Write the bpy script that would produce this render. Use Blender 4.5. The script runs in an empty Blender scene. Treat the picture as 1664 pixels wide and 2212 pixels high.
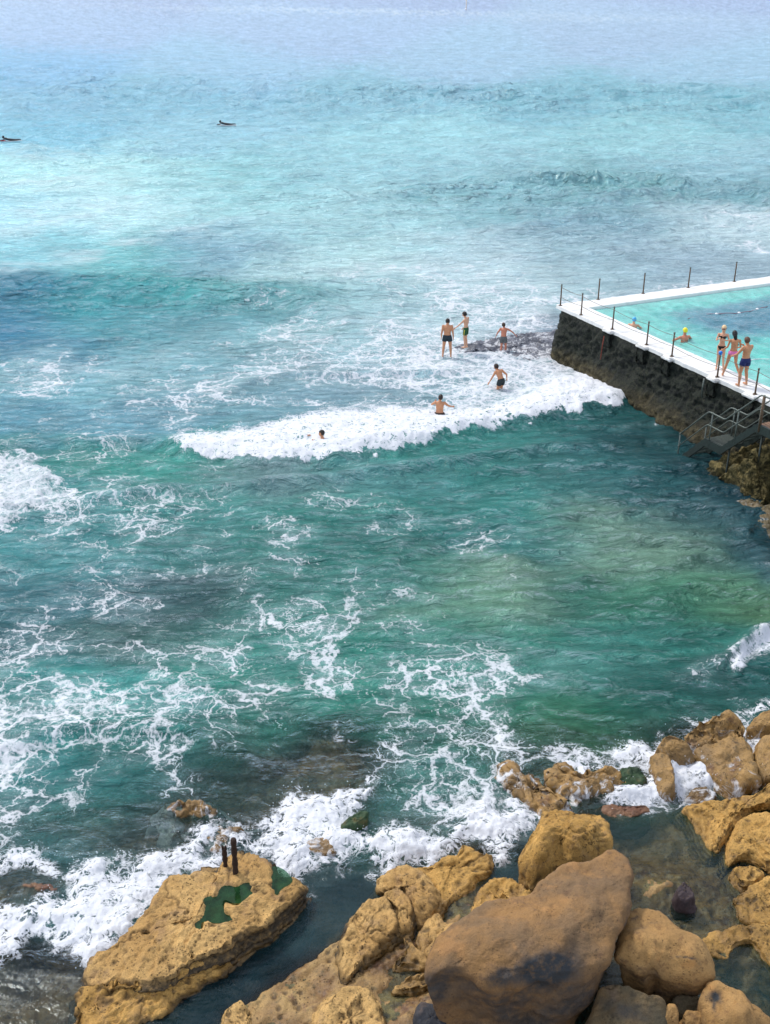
import bpy, bmesh, math, random
import numpy as np
from mathutils import Vector, Matrix
random.seed(4); rng = np.random.default_rng(7)
R = math.radians
sc = bpy.context.scene
C = sc.collection

# ------------------------------------------------------------------ camera, sky, sun, exposure
CAM_H = 16.0
FPX = 1106 / math.tan(R(25)); TH = math.atan((1106 + 60) / FPX)
cd = bpy.data.cameras.new("camera"); cam = bpy.data.objects.new("camera", cd); C.objects.link(cam)
cam.location = (0, 0, CAM_H); cam.rotation_euler = (R(90) - TH, 0, 0)
cd.sensor_fit = 'VERTICAL'; cd.sensor_height = 24; cd.lens = 12 / math.tan(R(25))
cd.clip_start = 0.1; cd.clip_end = 60000
sc.camera = cam
SUN_EL, SUN_AZ = 52, -50          # azimuth measured from +Y (away from camera) towards +X
w = bpy.data.worlds.new("World"); sc.world = w; w.use_nodes = True
nt = w.node_tree; bg = nt.nodes["Background"]
sky = nt.nodes.new("ShaderNodeTexSky"); sky.sky_type = 'NISHITA'; sky.sun_disc = False
sky.sun_elevation = R(SUN_EL); sky.sun_rotation = R(SUN_AZ); sky.dust_density = 2.5; sky.air_density = 1.0; sky.altitude = 10
mixw = nt.nodes.new("ShaderNodeMixRGB"); mixw.inputs[2].default_value = (6.9, 7.4, 8.6, 1)
tcw = nt.nodes.new("ShaderNodeTexCoord"); nw = nt.nodes.new("ShaderNodeTexNoise"); nw.inputs['Scale'].default_value = 2.2; nw.inputs['Detail'].default_value = 4
rw = nt.nodes.new("ShaderNodeMapRange"); rw.inputs[3].default_value = 0.40; rw.inputs[4].default_value = 0.75
rw.inputs[1].default_value = 0.35; rw.inputs[2].default_value = 0.65
nt.links.new(tcw.outputs['Generated'], nw.inputs['Vector']); nt.links.new(nw.outputs['Fac'], rw.inputs[0])
nt.links.new(rw.outputs[0], mixw.inputs[0]); nt.links.new(sky.outputs[0], mixw.inputs[1]); nt.links.new(mixw.outputs[0], bg.inputs[0])
bg.inputs[1].default_value = 0.125
sl = bpy.data.lights.new("sun", 'SUN'); sun = bpy.data.objects.new("sun", sl); C.objects.link(sun)
sl.energy = 2.15; sl.angle = R(9); sl.color = (1.0, 0.955, 0.88)
sd = Vector((math.sin(R(SUN_AZ)) * math.cos(R(SUN_EL)), math.cos(R(SUN_AZ)) * math.cos(R(SUN_EL)), math.sin(R(SUN_EL))))
sun.rotation_euler = sd.to_track_quat('Z', 'Y').to_euler(); sun.location = (0, 0, 60)
sc.view_settings.view_transform = 'Standard'; sc.view_settings.look = 'None'
sc.view_settings.exposure = 0.25; sc.view_settings.gamma = 1

# ------------------------------------------------------------------ survey helpers (photo survey -> place)
CT, ST = math.cos(TH), math.sin(TH)
def P(x, y, z=0.0):
    x = np.asarray(x, float); y = np.asarray(y, float); z = np.asarray(z, float)
    u = (x - 832) / FPX; v = (y - 1106) / FPX
    dy = CT - v * ST; dz = -ST - v * CT
    t = (z - CAM_H) / dz
    return np.stack([u * t, dy * t, z + 0 * t], -1)
def pr(p):
    X, Y, Z = p[..., 0], p[..., 1], p[..., 2] - CAM_H
    zc = Y * CT - Z * ST; yc = Y * ST + Z * CT
    return 832 + FPX * X / zc, 1106 - FPX * yc / zc
def Zm(x0, y0, s): return lambda X, Y: ((x0 + X / s) * .9428, (y0 + Y / s) * .9428)
z1 = Zm(1200, 560, 2.945); z2 = Zm(960, 680, 5.547); z3 = Zm(1530, 700, 7.081); z4 = Zm(1500, 900, 6.28)
a1 = Zm(0, 1746, 2.773); a2 = Zm(500, 1746, 2.773); a3 = Zm(900, 1800, 2.773); a4 = Zm(1300, 1746, 3.578); a5 = Zm(1050, 1450, 2.327)
b6 = Zm(1550, 980, 7.74)
def V(p): return Vector([float(a) for a in p])

def srgb(r, g, b):
    o = []
    for c in (r, g, b):
        c /= 255.0; o.append(c / 12.92 if c <= .04045 else ((c + .055) / 1.055) ** 2.4)
    return tuple(o)
def srgb_a(a):
    a = np.asarray(a, float) / 255.0
    return np.where(a <= .04045, a / 12.92, ((a + .055) / 1.055) ** 2.4)

# ------------------------------------------------------------------ numpy noise
def _h(ix, iy, iz, seed):
    n = (ix * 374761393 + iy * 668265263 + iz * 2147483647 + seed * 144665) & 0xFFFFFFFF
    n = ((n ^ (n >> 13)) * 1274126177) & 0xFFFFFFFF
    return (n ^ (n >> 16)) & 0xFFFFFFFF
def noise2(x, y, seed=0):
    xi = np.floor(x); yi = np.floor(y); fx = (x - xi).astype(np.float32); fy = (y - yi).astype(np.float32)
    xi = xi.astype(np.int64); yi = yi.astype(np.int64)
    u = fx * fx * fx * (fx * (fx * 6 - 15) + 10); v = fy * fy * fy * (fy * (fy * 6 - 15) + 10)
    def g(i, j):
        a = _h(xi + i, yi + j, 0, seed).astype(np.float32) * np.float32(2 * np.pi / 4294967296.0)
        return np.cos(a) * (fx - i) + np.sin(a) * (fy - j)
    a = g(0, 0); b = g(1, 0); c = g(0, 1); d = g(1, 1)
    return ((a + u * (b - a)) * (1 - v) + (c + u * (d - c)) * v) * 1.4
def fbm2(x, y, seed=0, octv=4, gain=.5, lac=2.03):
    s = 0; a = 1.0; t = 0
    for o in range(octv):
        s = s + a * noise2(x, y, seed + o * 17); t += a; a *= gain; x = x * lac + 3.1; y = y * lac - 1.7
    return s / t
_G = np.array([(1,1,0),(-1,1,0),(1,-1,0),(-1,-1,0),(1,0,1),(-1,0,1),(1,0,-1),(-1,0,-1),(0,1,1),(0,-1,1),(0,1,-1),(0,-1,-1)], float)
def noise3(p, seed=0):
    i = np.floor(p).astype(np.int64); f = p - i
    u = f * f * f * (f * (f * 6 - 15) + 10); r = 0
    for dx in (0, 1):
        for dy in (0, 1):
            for dz in (0, 1):
                g = _G[_h(i[..., 0] + dx, i[..., 1] + dy, i[..., 2] + dz, seed) % 12]
                d = (g * (f - (dx, dy, dz))).sum(-1)
                wx = u[..., 0] if dx else 1 - u[..., 0]; wy = u[..., 1] if dy else 1 - u[..., 1]; wz = u[..., 2] if dz else 1 - u[..., 2]
                r = r + d * wx * wy * wz
    return r
def fbm3(p, seed=0, octv=4, gain=.5):
    s = 0; a = 1.0; t = 0
    for o in range(octv):
        s = s + a * noise3(p, seed + o * 13); t += a; a *= gain; p = p * 2.03 + 1.3
    return s / t
def worley3(p, seed=0):
    i = np.floor(p).astype(np.int64); best = np.full(p.shape[:-1], 9.0)
    for dx in (-1, 0, 1):
        for dy in (-1, 0, 1):
            for dz in (-1, 0, 1):
                c = i + (dx, dy, dz)
                q = np.stack([_h(c[..., 0], c[..., 1], c[..., 2], seed + k) / 4294967296.0 for k in (0, 5, 9)], -1)
                best = np.minimum(best, (((c + q) - p) ** 2).sum(-1))
    return np.sqrt(best)
def sstep(a, b, x):
    t = np.clip((x - a) / (b - a), 0, 1); return t * t * (3 - 2 * t)
def poly_sdf(px, py, poly, pad=80):
    """signed distance (positive inside); -pad outside the padded box"""
    poly = np.asarray(poly, float); out = np.full(px.shape, -float(pad), np.float32)
    m = (px > poly[:, 0].min() - pad) & (px < poly[:, 0].max() + pad) & (py > poly[:, 1].min() - pad) & (py < poly[:, 1].max() + pad)
    x = px[m]; y = py[m]
    if x.size == 0: return out
    d = np.full(x.shape, 1e9); ins = np.zeros(x.shape, bool)
    for k in range(len(poly)):
        ax, ay = poly[k]; bx, by = poly[(k + 1) % len(poly)]
        ex, ey = bx - ax, by - ay; L = ex * ex + ey * ey + 1e-9
        t = np.clip(((x - ax) * ex + (y - ay) * ey) / L, 0, 1)
        d = np.minimum(d, (x - ax - t * ex) ** 2 + (y - ay - t * ey) ** 2)
        if ay != by:
            c = ((ay > y) != (by > y)) & (x < (bx - ax) * (y - ay) / (by - ay) + ax)
            ins ^= c
    d = np.sqrt(d); out[m] = np.maximum(np.where(ins, d, -d), -pad)
    return out
def rbf(px, py, pts, sx, sy, p=1.0):
    num = 0; den = 0
    for q in pts:
        r2 = ((px - q[0]) / sx) ** 2 + ((py - q[1]) / sy) ** 2
        ww = np.exp(-r2) + 2e-3 / (1 + r2) ** 2
        den = den + ww
        num = num + ww[..., None] * np.asarray(q[2], float) if np.ndim(q[2]) else num + ww * q[2]
    return num / den[..., None] if np.ndim(pts[0][2]) else num / den

# ------------------------------------------------------------------ object helpers
def tag(o, label=None, cat=None, group=None, kind=None):
    if label: o['label'] = label
    if cat: o['category'] = cat
    if group: o['group'] = group
    if kind: o['kind'] = kind
    return o
def empty(name, loc=(0, 0, 0), rz=0.0):
    o = bpy.data.objects.new(name, None); C.objects.link(o); o.location = loc; o.rotation_euler = (0, 0, rz); o.empty_display_size = .2
    return o
def link(name, me, mat=None, parent=None, smooth=True):
    o = bpy.data.objects.new(name, me); C.objects.link(o)
    if mat: me.materials.append(mat)
    if parent: o.parent = parent
    if smooth and len(me.polygons): me.polygons.foreach_set('use_smooth', [True] * len(me.polygons))
    return o
def grid_mesh(name, co, wrap=False):
    """co: (rows, cols, 3) -> quad mesh (fast)"""
    r, c, _ = co.shape
    me = bpy.data.meshes.new(name)
    me.vertices.add(r * c); me.vertices.foreach_set('co', co.reshape(-1).astype(np.float32))
    idx = np.arange(r * c).reshape(r, c)
    if wrap:
        a = idx[:-1]; b = np.roll(idx, -1, 1)[:-1]; d = idx[1:]; e = np.roll(idx, -1, 1)[1:]
    else:
        a = idx[:-1, :-1]; b = idx[:-1, 1:]; d = idx[1:, :-1]; e = idx[1:, 1:]
    q = np.stack([a, d, e, b], -1).reshape(-1, 4)
    n = len(q)
    me.loops.add(n * 4); me.loops.foreach_set('vertex_index', q.reshape(-1).astype(np.int32))
    me.polygons.add(n); me.polygons.foreach_set('loop_start', np.arange(0, n * 4, 4, dtype=np.int32))
    me.polygons.foreach_set('use_smooth', np.ones(n, bool))
    me.update(calc_edges=True)
    return me
def fattr(me, name, a):
    at = me.attributes.new(name, 'FLOAT', 'POINT'); at.data.foreach_set('value', np.asarray(a, np.float32).reshape(-1))
def cattr(me, name, a):
    a = np.asarray(a, np.float32).reshape(-1, 3); a = np.concatenate([a, np.ones((len(a), 1), np.float32)], 1)
    at = me.attributes.new(name, 'FLOAT_COLOR', 'POINT'); at.data.foreach_set('color', a.reshape(-1))
def bm_mesh(name, bm):
    me = bpy.data.meshes.new(name); bm.to_mesh(me); bm.free(); return me
def tube(bm, pts, rads, n=8, cap=True):
    pts = [Vector(p) for p in pts]
    if not hasattr(rads, '__len__'): rads = [rads] * len(pts)
    rings = []; ref = None
    for i, p in enumerate(pts):
        d = (pts[min(i + 1, len(pts) - 1)] - pts[max(i - 1, 0)]).normalized()
        if ref is None: ref = d.orthogonal().normalized()
        u = (ref - d * ref.dot(d));
        u = u.normalized() if u.length > 1e-6 else d.orthogonal().normalized()
        ref = u; v = d.cross(u)
        rings.append([bm.verts.new(p + (u * math.cos(2 * math.pi * k / n) + v * math.sin(2 * math.pi * k / n)) * rads[i]) for k in range(n)])
    for a, b in zip(rings, rings[1:]):
        for k in range(n): bm.faces.new((a[k], a[(k + 1) % n], b[(k + 1) % n], b[k]))
    if cap: bm.faces.new(rings[0][::-1]); bm.faces.new(rings[-1])
def ball(bm, c, r, seg=12, rot=None):
    r = r if hasattr(r, '__len__') else (r, r, r)
    m = Matrix.Translation(Vector(c)) @ (rot.to_4x4() if rot else Matrix.Identity(4)) @ Matrix.Diagonal((r[0], r[1], r[2], 1))
    bmesh.ops.create_uvsphere(bm, u_segments=seg, v_segments=max(6, seg // 2 + 2), radius=1, matrix=m)
def boxv(bm, o, ex, ey, ez, bevel=0):
    """box from corner o with edge vectors"""
    o, ex, ey, ez = Vector(o), Vector(ex), Vector(ey), Vector(ez)
    vs = [bm.verts.new(o + ex * i + ey * j + ez * k) for k in (0, 1) for j in (0, 1) for i in (0, 1)]
    fs = [bm.faces.new([vs[i] for i in f]) for f in ((0, 2, 3, 1), (4, 5, 7, 6), (0, 1, 5, 4), (2, 6, 7, 3), (0, 4, 6, 2), (1, 3, 7, 5))]
    if bevel:
        es = list({e for f in fs for e in f.edges}); bmesh.ops.bevel(bm, geom=es, offset=bevel, segments=2, affect='EDGES')

# ------------------------------------------------------------------ materials
class NT:
    def __init__(s, name):
        s.m = bpy.data.materials.new(name); s.m.use_nodes = True; s.t = s.m.node_tree
        for n in list(s.t.nodes): s.t.nodes.remove(n)
        s.out = s.t.nodes.new('ShaderNodeOutputMaterial')
    def n(s, typ, ins=None, **kw):
        nd = s.t.nodes.new('ShaderNode' + typ)
        for k, v in kw.items(): setattr(nd, k, v)
        for k, v in (ins or {}).items(): s.set(nd, k, v)
        return nd
    def set(s, nd, k, v):
        i = nd.inputs[k]
        if isinstance(v, bpy.types.NodeSocket): s.t.links.new(v, i)
        elif isinstance(v, bpy.types.Node): s.t.links.new(v.outputs[0], i)
        else:
            if hasattr(v, '__len__') and len(v) == 3 and hasattr(i.default_value, '__len__') and len(i.default_value) == 4: v = (*v, 1)
            i.default_value = v
    def math(s, op, a, b=0.0, c=0.0, clamp=False):
        nd = s.n('Math', {0: a, 1: b, 2: c}, operation=op); nd.use_clamp = clamp; return nd.outputs[0]
    def mix(s, f, a, b, mode='MIX'):
        return s.n('MixRGB', {0: f, 1: a, 2: b}, blend_type=mode).outputs[0]
    def attr(s, name, col=False):
        nd = s.n('Attribute', attribute_name=name); return nd.outputs['Color' if col else 'Fac']
    def noise(s, vec, scale, detail=4, rough=.5, col=False, dist=0.0):
        nd = s.n('TexNoise', {'Vector': vec, 'Scale': scale, 'Detail': detail, 'Roughness': rough, 'Distortion': dist}); return nd.outputs[1 if col else 0]
    def ss(s, v, lo, hi, a=0.0, b=1.0):
        nd = s.n('MapRange', {0: v, 1: lo, 2: hi, 3: a, 4: b}, interpolation_type='SMOOTHSTEP'); return nd.outputs[0]
    def pos(s): return s.n('NewGeometry').outputs['Position']
    def fin(s, sh): s.t.links.new(sh if isinstance(sh, bpy.types.NodeSocket) else sh.outputs[0], s.out.inputs[0]); return s.m
    def princ(s, **k):
        d = {kk.replace('_', ' '): v for kk, v in k.items()}
        return s.n('BsdfPrincipled', d)

def simple(name, col, rough=.6, var=.15, scale=20, metal=0.0, bump=0.0, spec=.5):
    t = NT(name); p = t.pos(); nz = t.noise(p, scale, 4)
    c = t.mix(t.ss(nz, .3, .7), tuple(x * (1 - var) for x in col), tuple(min(1, x * (1 + var)) for x in col))
    k = dict(Base_Color=c, Roughness=rough, Metallic=metal, Specular_IOR_Level=spec)
    if bump: k['Normal'] = t.n('Bump', {'Height': nz, 'Strength': bump, 'Distance': .02})
    return t.fin(t.princ(**k))

def rock_mat(name, A, B, D, stain=(.035, .04, .045), pit=(.07, .045, .02), wet=.35, wetcol=(.35, .33, .22), rough=.8, fine=1.0, patch=(.2, .13, .09), patchf=.35, foam=0.0):
    """layered sandstone: two tones, darker patches, fine grain, pits, wet and weed-darkened low zone"""
    t = NT(name); p = t.pos()
    n1 = t.noise(p, 1.1, 5, .55); n2 = t.noise(p, 7, 6, .65); n3 = t.noise(p, 45, 4, .6)
    c = t.mix(t.ss(n1, .36, .64), A, B)
    c = t.mix(t.math('MULTIPLY', t.ss(n2, .52, .70), .75), c, D)
    n4 = t.noise(t.n('VectorMath', {0: p, 1: (1.7, 3.3, 8.2)}, operation='ADD'), 3.4, 6, .7)
    c = t.mix(t.math('MULTIPLY', t.ss(n4, .54, .66), .38 * fine), c, t.mix(1.0, c, (1.45, 1.42, 1.35), 'MULTIPLY'))
    c = t.mix(t.math('MULTIPLY', t.ss(n4, .42, .30), .55 * fine), c, D)
    pn = t.noise(t.n('VectorMath', {0: p, 1: (4.7, 9.1, 2.2)}, operation='ADD'), 2.3, 5, .6)
    c = t.mix(t.math('MULTIPLY', t.ss(pn, .55, .68), patchf), c, patch)
    c = t.mix(1.0, c, t.mix(t.ss(n3, .25, .75), (1 - .28 * fine,) * 3, (1 + .22 * fine,) * 3), 'MULTIPLY')
    # small dark pores
    vo = t.n('TexVoronoi', {'Vector': p, 'Scale': 17.0, 'Randomness': 1.0})
    pm = t.ss(t.noise(p, 3.1, 3), .46, .6)
    pore = t.math('MULTIPLY', t.ss(vo.outputs['Distance'], .30, .16), pm)
    c = t.mix(t.math('MULTIPLY', pore, .75 * fine, clamp=True), c, pit)
    c = t.mix(t.math('MULTIPLY', t.attr('pit'), .8), c, pit)
    st = t.math('MULTIPLY', t.attr('stain'), t.ss(n2, .30, .55, .55, 1.0))  # stain marks, with the painted shade of the rock sides mixed in
    c = t.mix(st, c, stain)
    z = t.n('SeparateXYZ', {0: p}).outputs[2]
    zz = t.math('ADD', z, t.math('MULTIPLY', t.math('SUBTRACT', n1, .5), -.7))
    wt = t.ss(zz, wet, wet - .35)
    c = t.mix(wt, c, t.mix(1.0, c, wetcol, 'MULTIPLY'))
    h = t.math('ADD', t.math('MULTIPLY', n2, .6), t.math('ADD', t.math('MULTIPLY', n3, .22), t.math('MULTIPLY', pore, -.35 * fine)))
    b = t.n('Bump', {'Height': h, 'Strength': .8, 'Distance': .06})
    rg = t.math('ADD', rough, t.math('MULTIPLY', wt, -.45))
    if foam:
        fz = t.math('ADD', t.noise(p, 2.1, 6, .7, dist=1.2), t.math('MULTIPLY', t.math('SUBTRACT', .3, z), .35))
        fm = t.math('MULTIPLY', t.ss(fz, .53, .67), foam); c = t.mix(fm, c, (.68, .70, .73)); rg = t.math('ADD', rg, t.math('MULTIPLY', fm, .3))
    return t.fin(t.princ(Base_Color=c, Roughness=rg, Normal=b, Specular_IOR_Level=.4))

M = {}
M['tan'] = rock_mat('tan_sandstone', srgb(194, 157, 98), srgb(168, 131, 76), srgb(118, 96, 58), wet=.28, stain=(.055, .040, .022))
M['tan2'] = rock_mat('ochre_sandstone', srgb(188, 147, 80), srgb(166, 128, 66), srgb(120, 98, 54), wet=.22, stain=(.055, .040, .022))
M['brown'] = rock_mat('brown_boulder_stone', srgb(146, 110, 66), srgb(118, 94, 66), srgb(106, 80, 56), fine=.55, wet=.15, pit=(.06, .035, .02), patch=srgb(168, 124, 76), patchf=.5)
M['orange'] = rock_mat('orange_boulder_stone', srgb(174, 136, 84), srgb(150, 116, 70), srgb(116, 86, 54), fine=.6, wet=.12, patch=srgb(196, 142, 82), patchf=.5)
M['darkst'] = rock_mat('grey_boulder_stone', srgb(120, 96, 62), srgb(86, 78, 58), srgb(66, 58, 44), fine=.6, wet=.12)
M['bedrock'] = rock_mat('shelf_rock', srgb(172, 142, 92), srgb(138, 112, 74), srgb(92, 84, 56), wet=.22, wetcol=(.58, .46, .36), rough=.7, patch=srgb(92, 60, 54), patchf=.75)
M['wetrock'] = rock_mat('wet_rock', srgb(158, 124, 72), srgb(126, 100, 62), srgb(84, 70, 44), wet=.3, wetcol=(.6, .55, .42), rough=.55, patch=srgb(90, 60, 50), patchf=.6, foam=.9)
M['purple'] = rock_mat('purple_rock', srgb(68, 54, 56), srgb(54, 44, 48), srgb(40, 34, 38), wet=.1, rough=.6)

# weed-covered masonry and cliff
def weed_mat(name, zlo, zhi, tanc, darkc, green):
    t = NT(name); p = t.pos(); z = t.n('SeparateXYZ', {0: p}).outputs[2]
    n1 = t.noise(p, .9, 5, .6); n2 = t.noise(p, 5, 6, .7); n3 = t.noise(p, 22, 4, .6)
    dk = t.mix(t.ss(n2, .35, .66), darkc, green)
    dk = t.mix(t.math('MULTIPLY', t.math('MULTIPLY', t.ss(n3, .58, .70), t.ss(n1, .45, .6)), .8), dk, tuple(c * 1.2 for c in tanc))
    tn = t.mix(t.ss(n2, .40, .60), tuple(c * .35 for c in tanc), tanc)
    tn = t.mix(t.ss(n3, .5, .62), tn, tuple(c * .3 for c in tanc))
    zz = t.math('ADD', z, t.math('MULTIPLY', t.math('SUBTRACT', n1, .5), 1.1))
    f = t.ss(zz, zlo, zhi)
    c = t.mix(f, tn, dk)
    low = t.ss(z, .25, .02)
    c = t.mix(low, c, (.018, .022, .016))
    h = t.math('ADD', n2, t.math('MULTIPLY', n3, .6))
    b = t.n('Bump', {'Height': h, 'Strength': .9, 'Distance': .12})
    return t.fin(t.princ(Base_Color=c, Roughness=.75, Normal=b, Specular_IOR_Level=.3))
M['wall'] = weed_mat('weedy_wall_concrete', .30, .95, srgb(92, 84, 58), srgb(14, 21, 21), srgb(44, 50, 40))
M['apron'] = rock_mat('awash_brown_rock', srgb(108, 94, 64), srgb(82, 74, 50), srgb(52, 54, 38), wet=.2, wetcol=(.6, .6, .5), rough=.5, patch=srgb(60, 60, 40), patchf=.6, foam=.35)
M['cliff'] = weed_mat('weedy_cliff_rock', -2, -1.5, srgb(150, 126, 88), srgb(58, 58, 36), srgb(132, 118, 74))
M['mussel'] = rock_mat('mussel_covered_rock', srgb(108, 112, 124), srgb(84, 88, 98), srgb(48, 54, 62), wet=-.5, rough=.5, patch=srgb(96, 92, 100), patchf=.4, foam=.9)
t = NT('white_painted_concrete'); p = t.pos(); n_ = t.noise(p, 1.3, 6, .7); n__ = t.noise(p, 9, 5, .7)
c = t.mix(t.ss(n_, .48, .68, 0, .5), (.80, .80, .78), (.56, .57, .55)); c = t.mix(t.ss(n__, .62, .72, 0, .7), c, (.36, .34, .28))
M['white'] = t.fin(t.princ(Base_Color=c, Roughness=.55, Normal=t.n('Bump', {'Height': n__, 'Strength': .2, 'Distance': .02})))
M['steel'] = simple('galvanised_rail_steel', srgb(98, 106, 100), .45, .3, 30, metal=.35)
M['rust'] = simple('weathered_post_metal', srgb(96, 78, 60), .6, .35, 25, metal=.2)
M['green_steel'] = simple('painted_stair_steel', srgb(34, 46, 42), .55, .3, 12, metal=.1)
M['cable'] = simple('stainless_cable', srgb(110, 104, 98), .5, .2, 12, metal=.3)
M['blue'] = simple('blue_plastic', srgb(30, 130, 225), .4, .05)
M['white_plastic'] = simple('white_cap_plastic', (.75, .75, .75), .4, .05)
M['iron'] = simple('rusted_iron', srgb(48, 30, 20), .85, .45, 60, bump=1.0)

# ------------------------------------------------------------------ sea floor and rock shelf heights (metres), over the flat survey plane
def bed_height(px, py, X, Y):
    pts = [(x, 600, -4.) for x in (-200, 500, 1200, 1900)] + [(x, 1200, -4.) for x in (-200, 500, 1200, 1900)] + \
          [(x, 1450, -3.5) for x in (-200, 300, 800, 1300, 1800)] + \
          [(-200, 1700, -2.5), (100, 1700, -2.0), (300, 1680, -1.8), (520, 1620, -1.6), (900, 1600, -1.8), (1100, 1560, -1.8), (1300, 1500, -2.2), (1600, 1450, -2.5),
           (560, 1690, -.4), (640, 1690, -.16), (720, 1680, -.05), (790, 1660, -.15), (500, 1740, -.6), (560, 1760, -.5), (700, 1740, -.45),
           (880, 1680, -1.6), (960, 1720, -1.4), (1000, 1650, -1.6), (380, 1790, -.3), (300, 1800, -.5), (200, 1800, -1.1), (60, 1800, -1.4), (60, 1930, -.25), (-200, 1950, -1.3),
           (150, 1990, -1.0), (300, 1930, -.9), (60, 2080, -.55), (140, 2100, -.35), (60, 2180, -.45), (140, 2180, -.25), (-150, 2180, -.5),
           (500, 1860, -.6), (640, 1850, -.7), (780, 1840, -.6), (900, 1830, -.7), (1040, 1790, -.6), (1090, 1840, -.9), (1110, 1890, -.9),
           (1120, 1640, -.7), (1190, 1660, -.2), (1280, 1620, -1.0), (1350, 1660, -.25), (1400, 1720, -.12), (1250, 1740, -.14), (1500, 1680, -.1),
           (1380, 1790, -.7), (1450, 1760, -.5), (1450, 1830, -.5), (1400, 1900, -.12), (1480, 1890, -.02), (1440, 1930, .0), (1420, 1870, -.12), (1500, 1930, -.05), (1540, 1860, -.4), (1560, 1920, -.25), (1510, 1970, -.15), (1400, 1960, -.12), (1450, 1990, -.3),
           (1640, 1960, -.10), (1600, 2000, -.08), (1560, 2030, -.05), (1620, 2030, .03), (1700, 2040, .0), (1570, 2060, -.08), (1620, 2110, -.75), (1680, 2150, -.8), (1560, 2150, -.5),
           (1640, 2200, -.5), (1750, 1900, -.2), (1900, 2100, .0), (1560, 1800, -.15), (1620, 1840, -.4),
           (700, 1930, -.9), (770, 1920, -1.1), (850, 1880, -1.0), (660, 2000, -1.2), (600, 2070, -1.4), (500, 2130, -1.4), (400, 2190, -1.3), (300, 2230, -1.2), (700, 1960, -.9),
           (600, 1930, -.5), (560, 2060, -.5), (450, 2130, -.7), (300, 2160, -.3), (200, 2190, -.2)]
    h = rbf(px, py, pts, 75, 50)
    plat = [a2(*q) for q in ((1664, 600), (1560, 580), (1400, 670), (1180, 720), (1080, 760), (1060, 850), (850, 1060), (720, 1170), (520, 1290), (320, 1420), (160, 1580), (-40, 1760), (-300, 2300), (1500, 4000), (4800, 4000), (4800, 1750), (2100, 1750), (1900, 1250), (1700, 960), (1690, 800))]
    s = poly_sdf(px, py, plat, 150)
    n = fbm2(X * .9, Y * .9, 5, 5)
    n2 = fbm2(X * 3.0, Y * 3.0, 15, 4)
    s = s + n * 55
    f = sstep(-38, 16, s)
    # strata run along a diagonal: thin ledges parallel to the gully
    dgl = (X * .62 - Y * .78)
    led = fbm2(dgl * 4.5, (X * .78 + Y * .62) * .6, 33, 3)
    top = .045 + .19 * fbm2(X * .55 + 9, Y * .55, 25, 3) + .05 * n2 + .07 * led
    h = h * (1 - f) + top * f
    h = h + (1 - f) * (.45 * n * sstep(-3, -.2, h) * .6 + .10 * n2 * sstep(-2, -.3, h) + .10 * led * sstep(-2, -.3, h))
    return h

# ------------------------------------------------------------------ sea surface
cols = np.concatenate([np.linspace(-900, -12, 150), np.arange(-10, 1676, 2.15), np.linspace(1680, 2600, 150)])
rows = np.concatenate([-60 + np.geomspace(.12, 58, 70), np.arange(0, 2225, 2.15), np.linspace(2230, 3300, 160)])
PX, PY = np.meshgrid(cols, rows)
W0 = P(PX, PY, 0.0); X, Y = W0[..., 0], W0[..., 1]
dYr = np.abs(np.gradient(Y, axis=0))
def octw(wl):                       # keep a wavelength only where the mesh can carry it
    return sstep(.9, 2.2, wl / (dYr * 1.6 + 1e-3))
# warped survey coordinates so that every patch has a ragged edge
wa = fbm2(X * .12, Y * .12, 71, 4); wb = fbm2(X * .12 + 50, Y * .12, 72, 4)
wc = fbm2(X * .7, Y * .7, 73, 4); wd = fbm2(X * .7 + 50, Y * .7, 74, 4)
pxs = np.clip((PY + 60) / 900, .15, 1.3)
QX = PX + 170 * wa * pxs + 26 * wc; QY = PY + 85 * wb * pxs + 18 * wd

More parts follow.
